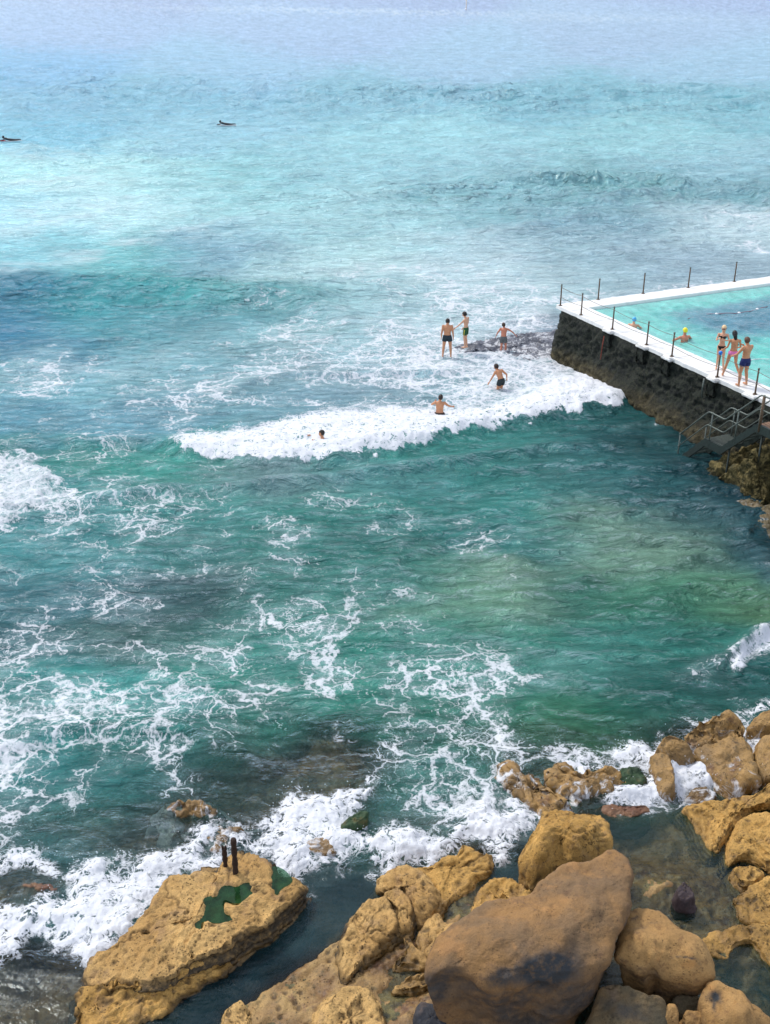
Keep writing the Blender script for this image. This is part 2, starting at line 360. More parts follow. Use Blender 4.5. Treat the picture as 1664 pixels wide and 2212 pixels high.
BODY = [  # water body colour, display values; far rows paled to stand for sky reflection
 (200, -40, (122, 144, 178)), (800, -40, (122, 144, 178)), (1500, -40, (122, 144, 178)),
 (100, 60, (126, 156, 188)), (700, 70, (126, 156, 186)), (1400, 70, (126, 156, 182)),
 (60, 150, (100, 156, 192)), (500, 160, (118, 162, 188)), (1000, 150, (124, 162, 186)), (1550, 150, (122, 162, 184)),
 (60, 230, (106, 166, 190)), (400, 215, (104, 166, 186)), (800, 215, (108, 166, 182)), (1200, 220, (102, 164, 178)), (1550, 225, (104, 166, 178)),
 (60, 300, (110, 190, 215)), (450, 300, (132, 195, 212)), (900, 295, (140, 205, 212)), (1400, 300, (135, 200, 205)),
 (60, 380, (168, 230, 228)), (300, 380, (160, 222, 222)), (480, 385, (128, 200, 204)), (700, 370, (138, 200, 208)), (1000, 360, (138, 196, 205)), (1500, 360, (134, 188, 200)),
 (60, 470, (160, 226, 236)), (250, 460, (175, 230, 232)), (520, 460, (150, 212, 215)), (800, 470, (145, 200, 205)), (1050, 420, (122, 182, 190)), (1330, 415, (108, 172, 176)), (1600, 430, (104, 162, 172)), (1300, 490, (118, 165, 180)), (1580, 500, (170, 205, 210)),
 (60, 560, (120, 200, 212)), (250, 560, (95, 190, 192)), (480, 545, (110, 165, 185)), (650, 560, (150, 198, 202)), (750, 570, (175, 222, 220)), (1000, 570, (170, 205, 212)), (1250, 560, (140, 180, 190)), (1500, 570, (140, 172, 186)),
 (40, 640, (44, 120, 150)), (200, 640, (58, 160, 165)), (420, 650, (62, 160, 160)), (600, 660, (95, 168, 170)), (800, 650, (150, 195, 200)), (1000, 650, (170, 205, 210)), (1150, 640, (150, 190, 195)),
 (40, 720, (60, 125, 155)), (250, 720, (85, 160, 170)), (450, 720, (100, 160, 170)), (700, 740, (150, 195, 200)), (900, 740, (150, 190, 198)), (1100, 740, (130, 145, 160)),
 (80, 810, (110, 170, 182)), (350, 800, (125, 178, 188)), (600, 800, (130, 170, 178)), (800, 820, (128, 158, 170)), (1000, 830, (140, 172, 180)),
 (60, 900, (92, 150, 168)), (300, 900, (100, 152, 168)), (500, 870, (112, 160, 170)), (700, 870, (115, 155, 168)), (900, 860, (120, 155, 165)),
 (60, 975, (60, 130, 128)), (280, 985, (48, 140, 128)), (380, 1010, (60, 140, 128)), (600, 1030, (110, 140, 142)), (850, 1010, (84, 138, 138)), (900, 975, (40, 128, 115)), (1100, 960, (56, 125, 118)), (1300, 930, (46, 104, 102)), (1420, 940, (22, 66, 72)), (1500, 1000, (16, 48, 54)), (1600, 1060, (14, 46, 58)), (1660, 1160, (16, 50, 62)),
 (120, 1080, (70, 140, 140)), (400, 1080, (60, 128, 122)), (700, 1080, (48, 122, 112)), (1000, 1060, (50, 122, 115)), (1250, 1040, (56, 110, 108)), (1400, 1050, (44, 96, 98)),
 (80, 1180, (66, 132, 134)), (350, 1180, (64, 122, 118)), (650, 1170, (52, 116, 108)), (950, 1180, (46, 112, 106)), (1180, 1160, (60, 118, 112)), (1300, 1150, (122, 152, 130)), (1390, 1190, (104, 140, 120)), (1460, 1120, (52, 92, 98)), (1560, 1180, (36, 84, 94)),
 (80, 1290, (50, 108, 116)), (320, 1280, (52, 88, 92)), (430, 1270, (56, 88, 88)), (620, 1280, (56, 118, 108)), (850, 1280, (44, 112, 102)), (1000, 1330, (104, 148, 124)), (1080, 1285, (116, 150, 124)), (1200, 1290, (40, 102, 92)), (1380, 1290, (52, 112, 92)), (1500, 1260, (84, 130, 104)), (1630, 1300, (80, 118, 88)),
 (80, 1400, (44, 98, 104)), (280, 1390, (58, 96, 92)), (380, 1360, (44, 84, 80)), (550, 1400, (54, 128, 116)), (800, 1400, (52, 122, 108)), (1100, 1390, (46, 116, 100)), (1300, 1380, (50, 112, 102)), (1500, 1380, (44, 104, 94)),
 (80, 1500, (60, 136, 132)), (350, 1520, (70, 150, 144)), (600, 1500, (50, 130, 114)), (850, 1500, (58, 132, 116)), (1100, 1480, (66, 134, 120)), (1250, 1470, (72, 132, 122)), (1450, 1470, (30, 92, 84)), (1600, 1480, (22, 80, 76)),
 (80, 1600, (54, 140, 138)), (350, 1600, (56, 138, 130)), (650, 1580, (22, 108, 92)), (850, 1580, (32, 116, 98)), (1050, 1560, (46, 126, 106)), (1200, 1580, (52, 126, 92)), (1150, 1630, (66, 122, 84)), (1400, 1560, (26, 96, 78)), (1550, 1530, (28, 90, 82)),
 (80, 1700, (50, 138, 138)), (200, 1740, (34, 110, 104)), (350, 1700, (40, 118, 114)), (500, 1680, (28, 84, 80)), (640, 1640, (26, 74, 68)), (800, 1640, (26, 88, 76)), (950, 1680, (44, 130, 116)), (1060, 1650, (38, 96, 84)),
 (100, 1810, (36, 96, 94)), (350, 1800, (40, 84, 84)), (520, 1780, (20, 58, 66)), (250, 1850, (50, 116, 118)), (900, 1780, (60, 120, 112)), (60, 1900, (50, 108, 112)),
 (60, 2080, (26, 48, 54)), (120, 2180, (24, 44, 50)), (550, 2100, (16, 48, 56)), (700, 1950, (16, 52, 58)), (1100, 1850, (14, 52, 58)), (1400, 1700, (28, 78, 66)),
 (1450, 1820, (20, 58, 54)), (1400, 2000, (22, 60, 58)), (1620, 2120, (16, 56, 54)), (1620, 1880, (18, 50, 60)),
 (-400, 1000, (70, 135, 130)), (-400, 1500, (55, 120, 118)), (-400, 2000, (30, 70, 76)), (2000, 1300, (36, 84, 80)), (2000, 1800, (20, 60, 60)), (800, 2600, (20, 55, 58)), (-400, 500, (130, 200, 215)), (2000, 500, (110, 165, 180))]
bc_ = np.array([b[2] for b in BODY], float); by_ = np.array([b[1] for b in BODY], float)
far_ = np.clip((300 - by_) / 120, 0, 1)[:, None]; bc_ = bc_ * (1 + far_ * .14); g2_ = bc_.mean(1)[:, None]; fs_ = np.clip((760 - by_) / 200, 0, 1)[:, None]; bc_ = bc_ * (1 - fs_) + (g2_ + (bc_ - g2_) * .76) * 1.06 * fs_  # far rows lightened further: sky reflection put into the colour
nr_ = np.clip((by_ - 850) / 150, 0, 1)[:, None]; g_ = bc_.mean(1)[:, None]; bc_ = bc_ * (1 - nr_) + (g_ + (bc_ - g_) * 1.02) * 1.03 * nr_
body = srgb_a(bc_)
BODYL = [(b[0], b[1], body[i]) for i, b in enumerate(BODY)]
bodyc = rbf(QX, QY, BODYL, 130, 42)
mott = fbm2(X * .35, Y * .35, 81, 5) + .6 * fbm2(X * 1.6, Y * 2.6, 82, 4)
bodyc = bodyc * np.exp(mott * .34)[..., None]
PYn = PY + 34 * wa + 10 * wc
chopm = np.clip(sstep(46, 0, np.abs(PYn - np.interp(PX, [0, 800, 1664], [170, 212, 220]))) +   .9 * sstep(34, 0, np.abs(PYn - np.interp(PX, [450, 1100, 1400, 1664], [440, 415, 405, 435]))) * sstep(500, 900, PX) + .8 * sstep(80, 0, np.abs(PYn - 640)) * sstep(900, 600, PX) + .30, 0, 1)
cat = sstep(.22, .5, fbm2(X * .20, Y * .42, 151, 3) + .3 * fbm2(X * .05, Y * .03, 152, 2)) * sstep(70, 130, Y) + sstep(.22, .5, fbm2(X * .5, Y * 1.1, 153, 3)) * sstep(130, 80, Y) * sstep(900, 700, PY)  # specks for darker wavelet faces, painted into the body colour
bodyc = bodyc * (1 - .42 * (cat * chopm)[..., None] * np.array([1.0, .55, .5]))

def blobs(lst, QX=QX, QY=QY):
    s = np.zeros(PX.shape, np.float32)
    for cx, cy, rx, ry, rot, v in lst:
        c, sn = math.cos(R(rot)), math.sin(R(rot))
        m = (np.abs(QX - cx) < 3 * max(rx, ry)) & (np.abs(QY - cy) < 3 * max(rx, ry))
        dx = QX[m] - cx; dy = QY[m] - cy
        s[m] += v * np.exp(-(((dx * c + dy * sn) / rx) ** 2 + ((-dx * sn + dy * c) / ry) ** 2))
    return s
lace = blobs([  # foam-lace density
 (350, 1545, 150, 55, 5, .62), (250, 1600, 180, 55, 10, .5), (60, 1620, 90, 60, -50, .62), (420, 1470, 90, 40, 40, .55), (130, 1500, 120, 25, 10, .5),
 (150, 1700, 240, 70, 25, .36), (430, 1680, 60, 60, 50, .5), (60, 1780, 50, 80, 30, .6), (560, 1380, 120, 60, -10, .42), (620, 1330, 110, 22, 15, .4), (720, 1400, 60, 120, -25, .35),
 (900, 1560, 130, 130, 60, .24), (1000, 1500, 90, 60, 0, .34), (1010, 1600, 60, 70, 40, .40), (900, 1720, 120, 80, 20, .34), (990, 1690, 60, 90, 20, .38), (830, 1650, 40, 80, 10, .34), (1020, 1780, 60, 50, 0, .7),
 (640, 1480, 120, 50, 15, .3), (560, 1560, 80, 60, 60, .35), (70, 1040, 90, 50, -10, .6), (30, 1090, 90, 40, -10, .4), (180, 1110, 120, 30, -15, .45), (200, 960, 120, 40, -10, .3), (380, 1040, 140, 60, 0, .30), (300, 1140, 160, 50, 10, .36),
 (500, 1130, 140, 40, 10, .34), (700, 1090, 120, 40, -30, .24), (850, 1160, 160, 60, 10, .26), (1000, 1230, 160, 80, 40, .24), (620, 1230, 200, 60, 0, .28), (200, 1250, 200, 90, 30, .30), (100, 1340, 140, 70, 0, .38), (60, 1420, 80, 30, 10, .45),
 (820, 1350, 200, 80, 40, .26), (1180, 1480, 90, 30, -20, .34), (1080, 1440, 90, 50, 0, .24), (250, 1420, 150, 50, 0, .28),
 (900, 720, 160, 60, -10, .55), (1000, 770, 160, 60, 0, .75), (1130, 770, 110, 60, 0, .9), (1050, 840, 160, 50, 0, .6), (1200, 830, 90, 40, 0, .9), (800, 800, 220, 50, 0, .36), (720, 885, 200, 22, -3, .6), (1000, 880, 160, 26, -5, .7), (560, 800, 200, 50, -10, .38), (640, 720, 90, 30, -15, .5), (520, 690, 100, 20, -15, .5),
 (300, 820, 200, 60, -10, .34), (80, 780, 140, 30, -15, .5), (60, 830, 100, 30, -15, .55), (480, 870, 160, 30, -5, .42), (250, 900, 200, 40, -10, .30), (1150, 660, 160, 60, 0, .45), (980, 620, 200, 50, -5, .40), (820, 600, 150, 30, -10, .36), (1300, 640, 160, 20, -8, .6), (1560, 620, 160, 20, -8, .5),
 (1540, 1130, 25, 70, -30, .25), (1600, 1200, 30, 60, -30, .22), (1450, 950, 60, 10, 0, .9),
 (1250, 1660, 120, 30, 0, .75), (1420, 1660, 110, 50, 0, .9), (1550, 1620, 110, 60, 0, .8), (1380, 1710, 110, 25, -5, .8), (1640, 1590, 50, 50, 0, .8), (1130, 1760, 60, 60, 50, .5),
 (740, 1990, 60, 60, 0, .12), (1640, 1810, 30, 20, 0, .7), (1540, 1720, 50, 12, -10, .5), (1600, 1435, 70, 40, -30, .7),
 (1580, 490, 120, 22, 0, .5), (1640, 545, 50, 16, 0, .8), (-200, 1300, 300, 300, 0, .3), (-200, 1700, 200, 200, 0, .6), (2000, 1600, 200, 200, 0, .5)])
lace = lace + .17 * sstep(850, 1100, PY) * sstep(1500, 1000, PX) * sstep(1950, 1500, PY)
lace = np.clip(lace * (1 + 1.1 * fbm2(X * .45, Y * .45, 91, 3)) * np.where(PY < 900, .9, .86) * (1 - .22 * sstep(1050, 1130, PY) * sstep(1460, 1380, PY)), 0, 1.1)
# solid white water
ch = fbm2(X * 1.1, Y * 1.1, 101, 5) ; ch2 = fbm2(X * 3.6, Y * 3.6, 111, 4)
def foam_poly(poly, amp, soft, w2=1.0):
    s = poly_sdf(PX, PY, poly, 90)
    return s + amp * (ch * 1.6 + ch2 * .8 * w2), soft
bx = np.array([250, 350, 400, 480, 590, 700, 860, 950, 1050, 1130, 1200, 1270, 1320, 1350, 1380.])
by_u = np.array([955, 953, 950, 946, 925, 902, 893, 900, 893, 870, 828, 815, 822, 845, 870.])
by_l = np.array([956, 956, 992, 1002, 1006, 1004, 985, 955, 932, 922, 906, 898, 894, 880, 872.])
yl = np.interp(PX + 14 * ch2, bx, by_l) + 20 * ch + 8 * ch2 + 7 * np.abs(noise2(X * 1.3, Y * .2, 121)); yu = np.interp(PX + 20 * ch, bx, by_u) + 26 * ch
inx = sstep(330, 420, PX) * sstep(1372, 1340, PX)
t = (yl - PY)
bore = sstep(-1, 3, t) * sstep(-22, 14, PY - yu) * inx
th_ = np.clip(yl - yu, 8, 200)
yl0 = np.interp(PX, bx, by_l) + 16 * wc; th_ = np.clip(yl0 - np.interp(PX, bx, by_u), 10, 200); t0_ = yl0 - PY
bore_h = inx * sstep(-20, 16, t0_) * sstep(1.5, .15, t0_ / th_) * .48
surf1 = [a1(*q) for q in ((-60, 985), (0, 985), (130, 965), (280, 905), (430, 890), (450, 720), (560, 660), (690, 700), (760, 660), (830, 640), (930, 590), (1100, 600), (1230, 520), (1290, 430), (1345, 440), (1310, 600), (1400, 560), (1460, 640), (1400, 760), (1230, 730), (1090, 770), (1010, 870), (940, 1000), (820, 1130), (720, 1230), (640, 1300), (560, 1290), (450, 1230), (320, 1230), (290, 1120), (190, 1110), (100, 1210), (0, 1290), (-60, 1290))]
surf1b = [a1(*q) for q in ((0, 650), (90, 610), (260, 590), (380, 690), (400, 770), (340, 780), (250, 700), (100, 690), (0, 740))]
surf2 = [a2(*q) for q in ((110, 480), (180, 520), (300, 440), (400, 380), (385, 260), (420, 200), (480, 185), (560, 195), (700, 232), (800, 215), (850, 190), (920, 150), (980, 80), (1010, 130), (960, 210), (930, 260), (870, 340), (900, 420), (960, 450), (1090, 430), (1200, 430), (1330, 500), (1500, 430), (1620, 350))] + \
        [a3(*q) for q in ((600, 80), (640, 150), (780, 120), (900, 180), (955, 205), (890, 280), (820, 300), (760, 380), (700, 465), (600, 430), (520, 400), (440, 390), (430, 440), (330, 490), (200, 530), (20, 560))] + \
        [a2(*q) for q in ((1065, 730), (1040, 680), (1010, 620), (950, 570), (860, 600), (740, 670), (640, 650), (655, 720), (560, 765), (440, 760), (395, 700), (330, 630), (220, 590), (110, 575), (60, 560))]
surf3 = [a5(*q) for q in ((790, 680), (830, 630), (920, 600), (1040, 650), (1060, 580), (1120, 640), (1220, 700), (1280, 660), (1250, 590), (1330, 560), (1380, 520), (1440, 540), (1420, 620), (1520, 650), (1560, 600), (1664, 540), (1700, 600), (1664, 660), (1560, 700), (1440, 760), (1340, 835), (1180, 800), (1110, 905), (1000, 920), (900, 935), (740, 885), (690, 840), (820, 815), (1020, 820), (1060, 730), (900, 715), (800, 705))]
surf3b = [a5(*q) for q in ((500, 700), (600, 680), (700, 690), (770, 735), (700, 770), (690, 850), (640, 840), (620, 760))]
surf4 = [a5(*q) for q in ((1450, 215), (1500, 120), (1560, 70), (1620, 35), (1720, 60), (1720, 110), (1620, 110), (1540, 150), (1480, 230))]
surf4b = [a5(*q) for q in ((1540, 440), (1600, 400), (1680, 385), (1680, 425), (1600, 430), (1560, 460))]
surf5 = [(-80, 1010), (10, 995), (80, 1000), (120, 1040), (150, 1075), (130, 1090), (60, 1120), (10, 1140), (-80, 1170)]
solid = bore.astype(np.float32); lumpz = bore * 1.0; raise_ = bore_h
for poly, am, so, hh in ((surf1, 30, 38, .14), (surf1b, 14, 34, .08), (surf2, 30, 38, .17), (surf3, 22, 28, .2), (surf3b, 18, 26, .12), (surf4, 14, 22, .25), (surf4b, 12, 18, .1)):
    s, so = foam_poly(poly, am, so); f = sstep(-so * .75, so * .8, s)
    solid = np.maximum(solid, f); raise_ = np.maximum(raise_, hh * sstep(-14, 60, s - 14 * ch2))
s5, _ = foam_poly(surf5, 30, 10); lace = np.clip(lace + .8 * sstep(-20, 20, s5), 0, 1.2); solid = np.maximum(solid, .48 * sstep(6, 40, s5))
raise_ = np.maximum(raise_, .12 * sstep(-5, 30, s5))
# thinned centre of the surf between the two dense bands
thin = blobs([(870, 1750, 70, 40, 10, .55), (960, 1790, 60, 30, 10, .3), (250, 1900, 60, 30, 20, .25), (1500, 1640, 50, 25, 0, .3), (690, 1810, 40, 18, 10, .35)])
solid = np.clip(solid - thin * (.8 + 1.2 * ch), 0, 1)
milk = np.clip(sstep(-45, 25, poly_sdf(PX, PY, surf2, 60) + 30 * ch) * .5 + sstep(-45, 25, poly_sdf(PX, PY, surf1, 60) + 30 * ch) * .45, 0, 1)
bodyc = bodyc * (1 - .45 * milk[..., None]) + .45 * milk[..., None] * srgb_a([150, 190, 192])
# streaks of thin foam / veils further out
veil = blobs([(120, 400, 160, 20, -5, .55), (150, 470, 200, 25, -8, .6), (330, 520, 220, 14, -8, .6), (60, 580, 130, 16, -12, .5), (100, 340, 120, 12, 0, .4), (1590, 480, 120, 30, 4, .75), (1640, 540, 60, 20, 0, .6),
              (700, 600, 140, 25, -10, .35), (980, 590, 200, 30, -5, .45), (1150, 620, 160, 30, 0, .5), (1080, 690, 120, 30, 0, .5), (700, 740, 120, 30, -20, .45), (860, 720, 90, 40, -20, .55), (800, 25, 500, 4, 1, .55), (1250, 42, 260, 3, 0, .35),
              (1350, 625, 160, 10, -8, .7), (1180, 700, 60, 22, -10, .7), (60, 790, 160, 22, -12, .4), (300, 770, 200, 16, -8, .25), (540, 830, 200, 20, -5, .2)])
vs = fbm2(X * .28, Y * .6, 131, 5) * 1.5 + .5
veil = np.clip(veil * (.35 + 1.1 * np.clip(vs, 0, 1)), 0, 1)
bodyc = bodyc * (1 - .8 * veil[..., None]) + .8 * veil[..., None] * srgb_a([214, 232, 236])

# calm areas behind the rocks
gul = poly_sdf(PX, PY, [(560, 1925), (690, 1895), (760, 1880), (850, 1880), (1000, 1850), (1130, 1870), (1140, 1700), (1260, 1760), (1500, 1720), (1900, 1600), (2600, 1700), (2600, 3400), (-900, 3400), (-900, 2300), (0, 2090), (200, 2100)], 60)
calm = sstep(-20, 15, gul)
hb = bed_height(PX, PY, X, Y)
bedmask = PY > 1350
depth = np.clip(-hb, 0, 6)
clear = np.exp(-depth * .6) * .95
clear = clear * sstep(1380, 1600, PY)
fd = sstep(1400, 1700, PY)
# wave relief
choppy = blobs([(400, 640, 500, 40, 0, .8), (1000, 215, 900, 30, 0, 1.0), (1400, 420, 330, 25, 3, .9), (800, 1150, 800, 160, 0, .5), (1500, 1150, 250, 200, 0, .7), (1300, 500, 300, 60, 0, .5), (560, 560, 150, 30, -8, .6)], PX, PY) + .45
amp = np.clip(choppy, 0, 1.3) * (1 - .93 * calm)
def rid(x, y, seed): return 1 - 2 * np.abs(noise2(x, y, seed))
wx = X + .6 * wc; wy = Y + .6 * wd
z = np.zeros(PX.shape)
farw = sstep(60, 110, Y)
rp = np.clip(rid(wx / 10 + 2, wy / 5.5, 207) + .35 * noise2(wx / 5, wy / 3, 208) - .25, 0, 1)
z += .8 * farw * octw(6) * (amp + .1) * rp ** 1.5
rp2 = np.clip(rid(wx / 3.4 + 2, wy / 2.6, 217) - .3, 0, 1)
z += .38 * sstep(45, 80, Y) * octw(3) * (amp + .1) * rp2 ** 1.5
z += .34 * octw(14) * noise2(wx / 22, wy / 11, 201) * sstep(60, 140, Y)
z += .13 * octw(5) * amp * rid(wx / 8, wy / 3.6, 202)
z += .14 * octw(2.6) * amp * rid(wx / 3.8 + 7, wy / 1.9, 203)
z += .085 * octw(1.3) * amp * rid(wx / 1.9, wy / 1.0 + 3, 204)
z += .03 * octw(.6) * amp * noise2(wx / .7, wy / .4, 205)
def swell(pts, hh, hw, asym=.5):
    xs, ys = zip(*pts); yc = np.interp(PX, xs, ys) + 30 * wa * pxs + 8 * fbm2(X * .03, Y * .01 + 3, 97, 3); d = (PY - yc) / hw
    d = np.where(d > 0, d / asym, d)
    return hh * np.exp(-d * d)
z += swell([(-900, 140), (0, 165), (500, 195), (900, 208), (1300, 210), (1664, 216), (2600, 225)], .65, 22) * octw(10)
z += swell([(-900, 470), (450, 420), (800, 435), (1100, 408), (1350, 400), (1664, 432), (2600, 440)], .45, 16) * sstep(350, 1000, PX)
z += swell([(-900, 600), (0, 625), (300, 640), (600, 655), (760, 700), (2600, 720)], .55, 36) * sstep(1000, 500, PX)
z += swell([(-900, 1100), (150, 1095), (300, 1085), (600, 1060), (850, 1025), (1100, 990), (1300, 960), (2600, 900)], .34, 20) * sstep(60, 300, PX) * sstep(1420, 1200, PX)
z += swell([(-900, 980), (150, 968), (330, 968), (420, 990), (2600, 1000)], .30, 18) * sstep(430, 330, PX)
z += swell([(-900, 830), (500, 830), (700, 815), (1000, 812), (2600, 800)], .22, 8) * sstep(450, 600, PX) * sstep(1060, 900, PX)
z += swell([(-900, 1500), (1300, 1420), (1560, 1440), (1620, 1400), (1664, 1385), (2600, 1300)], .4, 24) * sstep(1480, 1640, PX)
z += swell([(-900, 1640), (0, 1610), (200, 1570), (400, 1580), (560, 1640), (2600, 1700)], .22, 34) * sstep(650, 400, PX)
z *= (1 - .9 * calm)
z += raise_ + (.12 * ch + .03 * ch2 + .018 * fbm2(X * 9, Y * 9, 141, 3)) * sstep(.15, .9, solid) * np.clip(octw(.35) + .3, 0, 1)
z += .05 * lace * ch2 * octw(.5)
co = W0.copy(); co[..., 2] = z
# keep the sea clear of the pool basin behind its walls: push it below there
me = grid_mesh("sea", co)
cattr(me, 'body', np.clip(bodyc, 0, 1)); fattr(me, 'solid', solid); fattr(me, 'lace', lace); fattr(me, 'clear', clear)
fattr(me, 'calm', calm); fattr(me, 'chop', np.clip((chopm * .8 + .25) * (.55 + 1.3 * fbm2(X * .035, Y * .05, 161, 3)), 0, 1) * sstep(1000, 700, PY))
t = NT('sea_water'); p = t.pos()
sep = t.n('SeparateXYZ', {0: p}); p2 = t.n('CombineXYZ', {0: sep.outputs[0], 1: sep.outputs[1], 2: 0.0}).outputs[0]
w1 = t.n('VectorMath', {0: t.noise(p2, .45, 3, .5, col=True), 1: (.5, .5, .5)}, operation='SUBTRACT').outputs[0]
w2 = t.n('VectorMath', {0: t.noise(p2, 2.6, 4, .6, col=True), 1: (.5, .5, .5)}, operation='SUBTRACT').outputs[0]
pw = t.n('VectorMath', {0: w1, 1: (2.2, 2.2, 0), 2: p2}, operation='MULTIPLY_ADD').outputs[0]
pw = t.n('VectorMath', {0: w2, 1: (.95, .95, 0), 2: pw}, operation='MULTIPLY_ADD').outputs[0]
w3 = t.n('VectorMath', {0: t.noise(p2, 9, 3, .6, col=True), 1: (.5, .5, .5)}, operation='SUBTRACT').outputs[0]
pw = t.n('VectorMath', {0: w3, 1: (.12, .12, 0), 2: pw}, operation='MULTIPLY_ADD').outputs[0]
A_l = t.attr('lace'); A_s = t.attr('solid')
def cells(scale, lo, k, pwr):
    v = t.n('TexVoronoi', {'Vector': pw, 'Scale': scale}, feature='DISTANCE_TO_EDGE', voronoi_dimensions='2D').outputs['Distance']
    wdt = t.math('ADD', lo, t.math('MULTIPLY', t.math('POWER', A_l, pwr), k))
    return t.math('SUBTRACT', 1.0, t.math('DIVIDE', v, wdt), clamp=True)
c1 = cells(.75, .045, .15, 2.0); c2 = cells(1.9, .02, .34, 2.2); c3 = cells(4.6, .0, .45, 3.4)
brk = t.noise(p2, 7, 5, .7); brk2 = t.noise(p2, .8, 4, .6)
gate = t.ss(t.math('ADD', A_l, t.math('MULTIPLY', t.math('SUBTRACT', brk2, .5), 1.3)), .13, .50)
c0 = cells(.36, .034, .06, 1.6)
lf = t.math('MAXIMUM', t.math('MAXIMUM', c0, c1), t.math('MAXIMUM', t.math('MULTIPLY', c2, .85), t.math('MULTIPLY', c3, .75)))
lf = t.math('MULTIPLY', lf, gate)
lf = t.ss(t.math('ADD', lf, t.math('MULTIPLY', t.math('SUBTRACT', brk, .5), 1.05)), .34, .92)
lf = t.math('MULTIPLY', lf, t.ss(A_l, .05, .85, .52, .90))
lf = t.math('MULTIPLY', lf, t.ss(A_l, .04, .16))
# spots of loose froth
vo = t.n('TexVoronoi', {'Vector': pw, 'Scale': 5.0}, voronoi_dimensions='2D')
spot = t.math('MULTIPLY', t.ss(vo.outputs['Distance'], .22, .10), t.math('MULTIPLY', t.ss(A_l, .08, .5), t.ss(t.noise(p2, 1.3, 3), .52, .68)))
lf = t.math('MAXIMUM', lf, t.math('MULTIPLY', spot, .8))
brk3 = t.noise(p2, 2.4, 5, .62)
cell_ = t.math('MAXIMUM', t.math('SUBTRACT', 1.0, t.math('DIVIDE', t.n('TexVoronoi', {'Vector': pw, 'Scale': 2.6}, feature='DISTANCE_TO_EDGE', voronoi_dimensions='2D').outputs['Distance'], .35), clamp=True), t.math('SUBTRACT', 1.0, t.math('DIVIDE', t.n('TexVoronoi', {'Vector': pw, 'Scale': 6.0}, feature='DISTANCE_TO_EDGE', voronoi_dimensions='2D').outputs['Distance'], .35), clamp=True))
sf = t.ss(t.math('ADD', t.math('ADD', A_s, t.math('MULTIPLY', t.math('SUBTRACT', brk3, .5), 1.2)), t.math('MULTIPLY', t.math('SUBTRACT', cell_, .5), .95)), .44, 1.08)
sf = t.math('MULTIPLY', sf, t.ss(A_s, .01, .2))
foam = t.math('MAXIMUM', sf, lf)
# veil of fine bubbles close to the lace
halo = t.math('MULTIPLY', t.math('MULTIPLY', A_l, .55), t.ss(brk2, .3, .7), clamp=True)
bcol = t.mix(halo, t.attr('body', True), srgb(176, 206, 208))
# ripples
st = t.n('Mapping', {'Vector': p2, 'Scale': (.55, 1.25, 1), 'Rotation': (0, 0, R(6))}).outputs[0]
r1 = t.noise(st, 1.9, 6, .62, dist=.6); r2 = t.noise(st, .28, 5, .6)
rr = t.math('ADD', r1, t.math('MULTIPLY', r2, 2.2))
bst = t.math('MULTIPLY', t.math('SUBTRACT', 1.0, t.math('MULTIPLY', t.attr('calm'), .8)), 1.0)
bmp = t.n('Bump', {'Height': rr, 'Strength': bst, 'Distance': .55})
st2 = t.n('Mapping', {'Vector': p2, 'Scale': (.26, .26, 1)}).outputs[0]; st3 = t.n('Mapping', {'Vector': p2, 'Scale': (.7, .8, 1)}).outputs[0]
hf = t.math('ADD', t.ss(t.noise(st2, 1.0, 3, .5), .50, .78), t.math('MULTIPLY', t.ss(t.noise(st3, 1.0, 3, .5), .52, .78), .45))
bmp = t.n('Bump', {'Height': hf, 'Strength': t.attr('chop'), 'Distance': .85, 'Normal': bmp})
dif = t.n('BsdfDiffuse', {'Color': bcol, 'Normal': bmp})
tr = t.n('BsdfTransparent', {'Color': (.80, .92, .87)})
wat = t.n('MixShader', {0: t.attr('clear'), 1: dif, 2: tr})
fr = t.n('Fresnel', {'IOR': 1.33, 'Normal': bmp})
gl = t.n('BsdfGlossy', {'Color': (.84, .92, .96, 1), 'Roughness': .12, 'Normal': bmp})
wat = t.n('MixShader', {0: fr, 1: wat, 2: gl})
fb = t.n('Bump', {'Height': t.math('ADD', t.noise(p, 6, 6, .7), t.math('MULTIPLY', foam, .6)), 'Strength': .45, 'Distance': .10})
fo = t.princ(Base_Color=(.73, .75, .79), Roughness=.9, Specular_IOR_Level=.2, Normal=fb)
wat = t.n('MixShader', {0: t.math('MULTIPLY', foam, .94), 1: wat, 2: fo})
sea = link("sea", me, t.fin(wat)); tag(sea, "open turquoise sea with foam and a breaking wave in the bay", "sea", kind='structure')

# fine spray droplets thrown up along the broken water (uncountable: one object)
mk = (solid > .25) & (solid < .9) & (PY > 780) & (PX > -60) & (PX < 1730) & (PY < 2150) & (calm < .6)
ii = np.argwhere(mk); ii = ii[rng.choice(len(ii), 1500, replace=False)]
pp0 = co[ii[:, 0], ii[:, 1]] + np.stack([rng.normal(0, .10, len(ii)), rng.normal(0, .10, len(ii)), np.abs(rng.normal(0, .13, len(ii))) + .02], -1)
rad_ = rng.uniform(.005, .016, len(ii)) * np.where(PY[ii[:, 0], ii[:, 1]] < 1100, 1.7, 1.0)
oc = np.array([(1, 0, 0), (0, 1, 0), (-1, 0, 0), (0, -1, 0), (0, 0, 1), (0, 0, -1)], float); of = [(0, 1, 4), (1, 2, 4), (2, 3, 4), (3, 0, 4), (1, 0, 5), (2, 1, 5), (3, 2, 5), (0, 3, 5)]
vv_ = (pp0[:, None] + oc[None] * rad_[:, None, None]).reshape(-1, 3); ff_ = (np.array(of)[None] + 6 * np.arange(len(ii))[:, None, None]).reshape(-1, 3)
me = bpy.data.meshes.new('sea_spray'); me.from_pydata(vv_.tolist(), [], ff_.tolist())
tag(link('sea_spray', me, simple('spray_white', (.74, .76, .79), .8, .03)), 'white spray droplets flying above the breaking wave and shore surf', 'spray', kind='stuff')

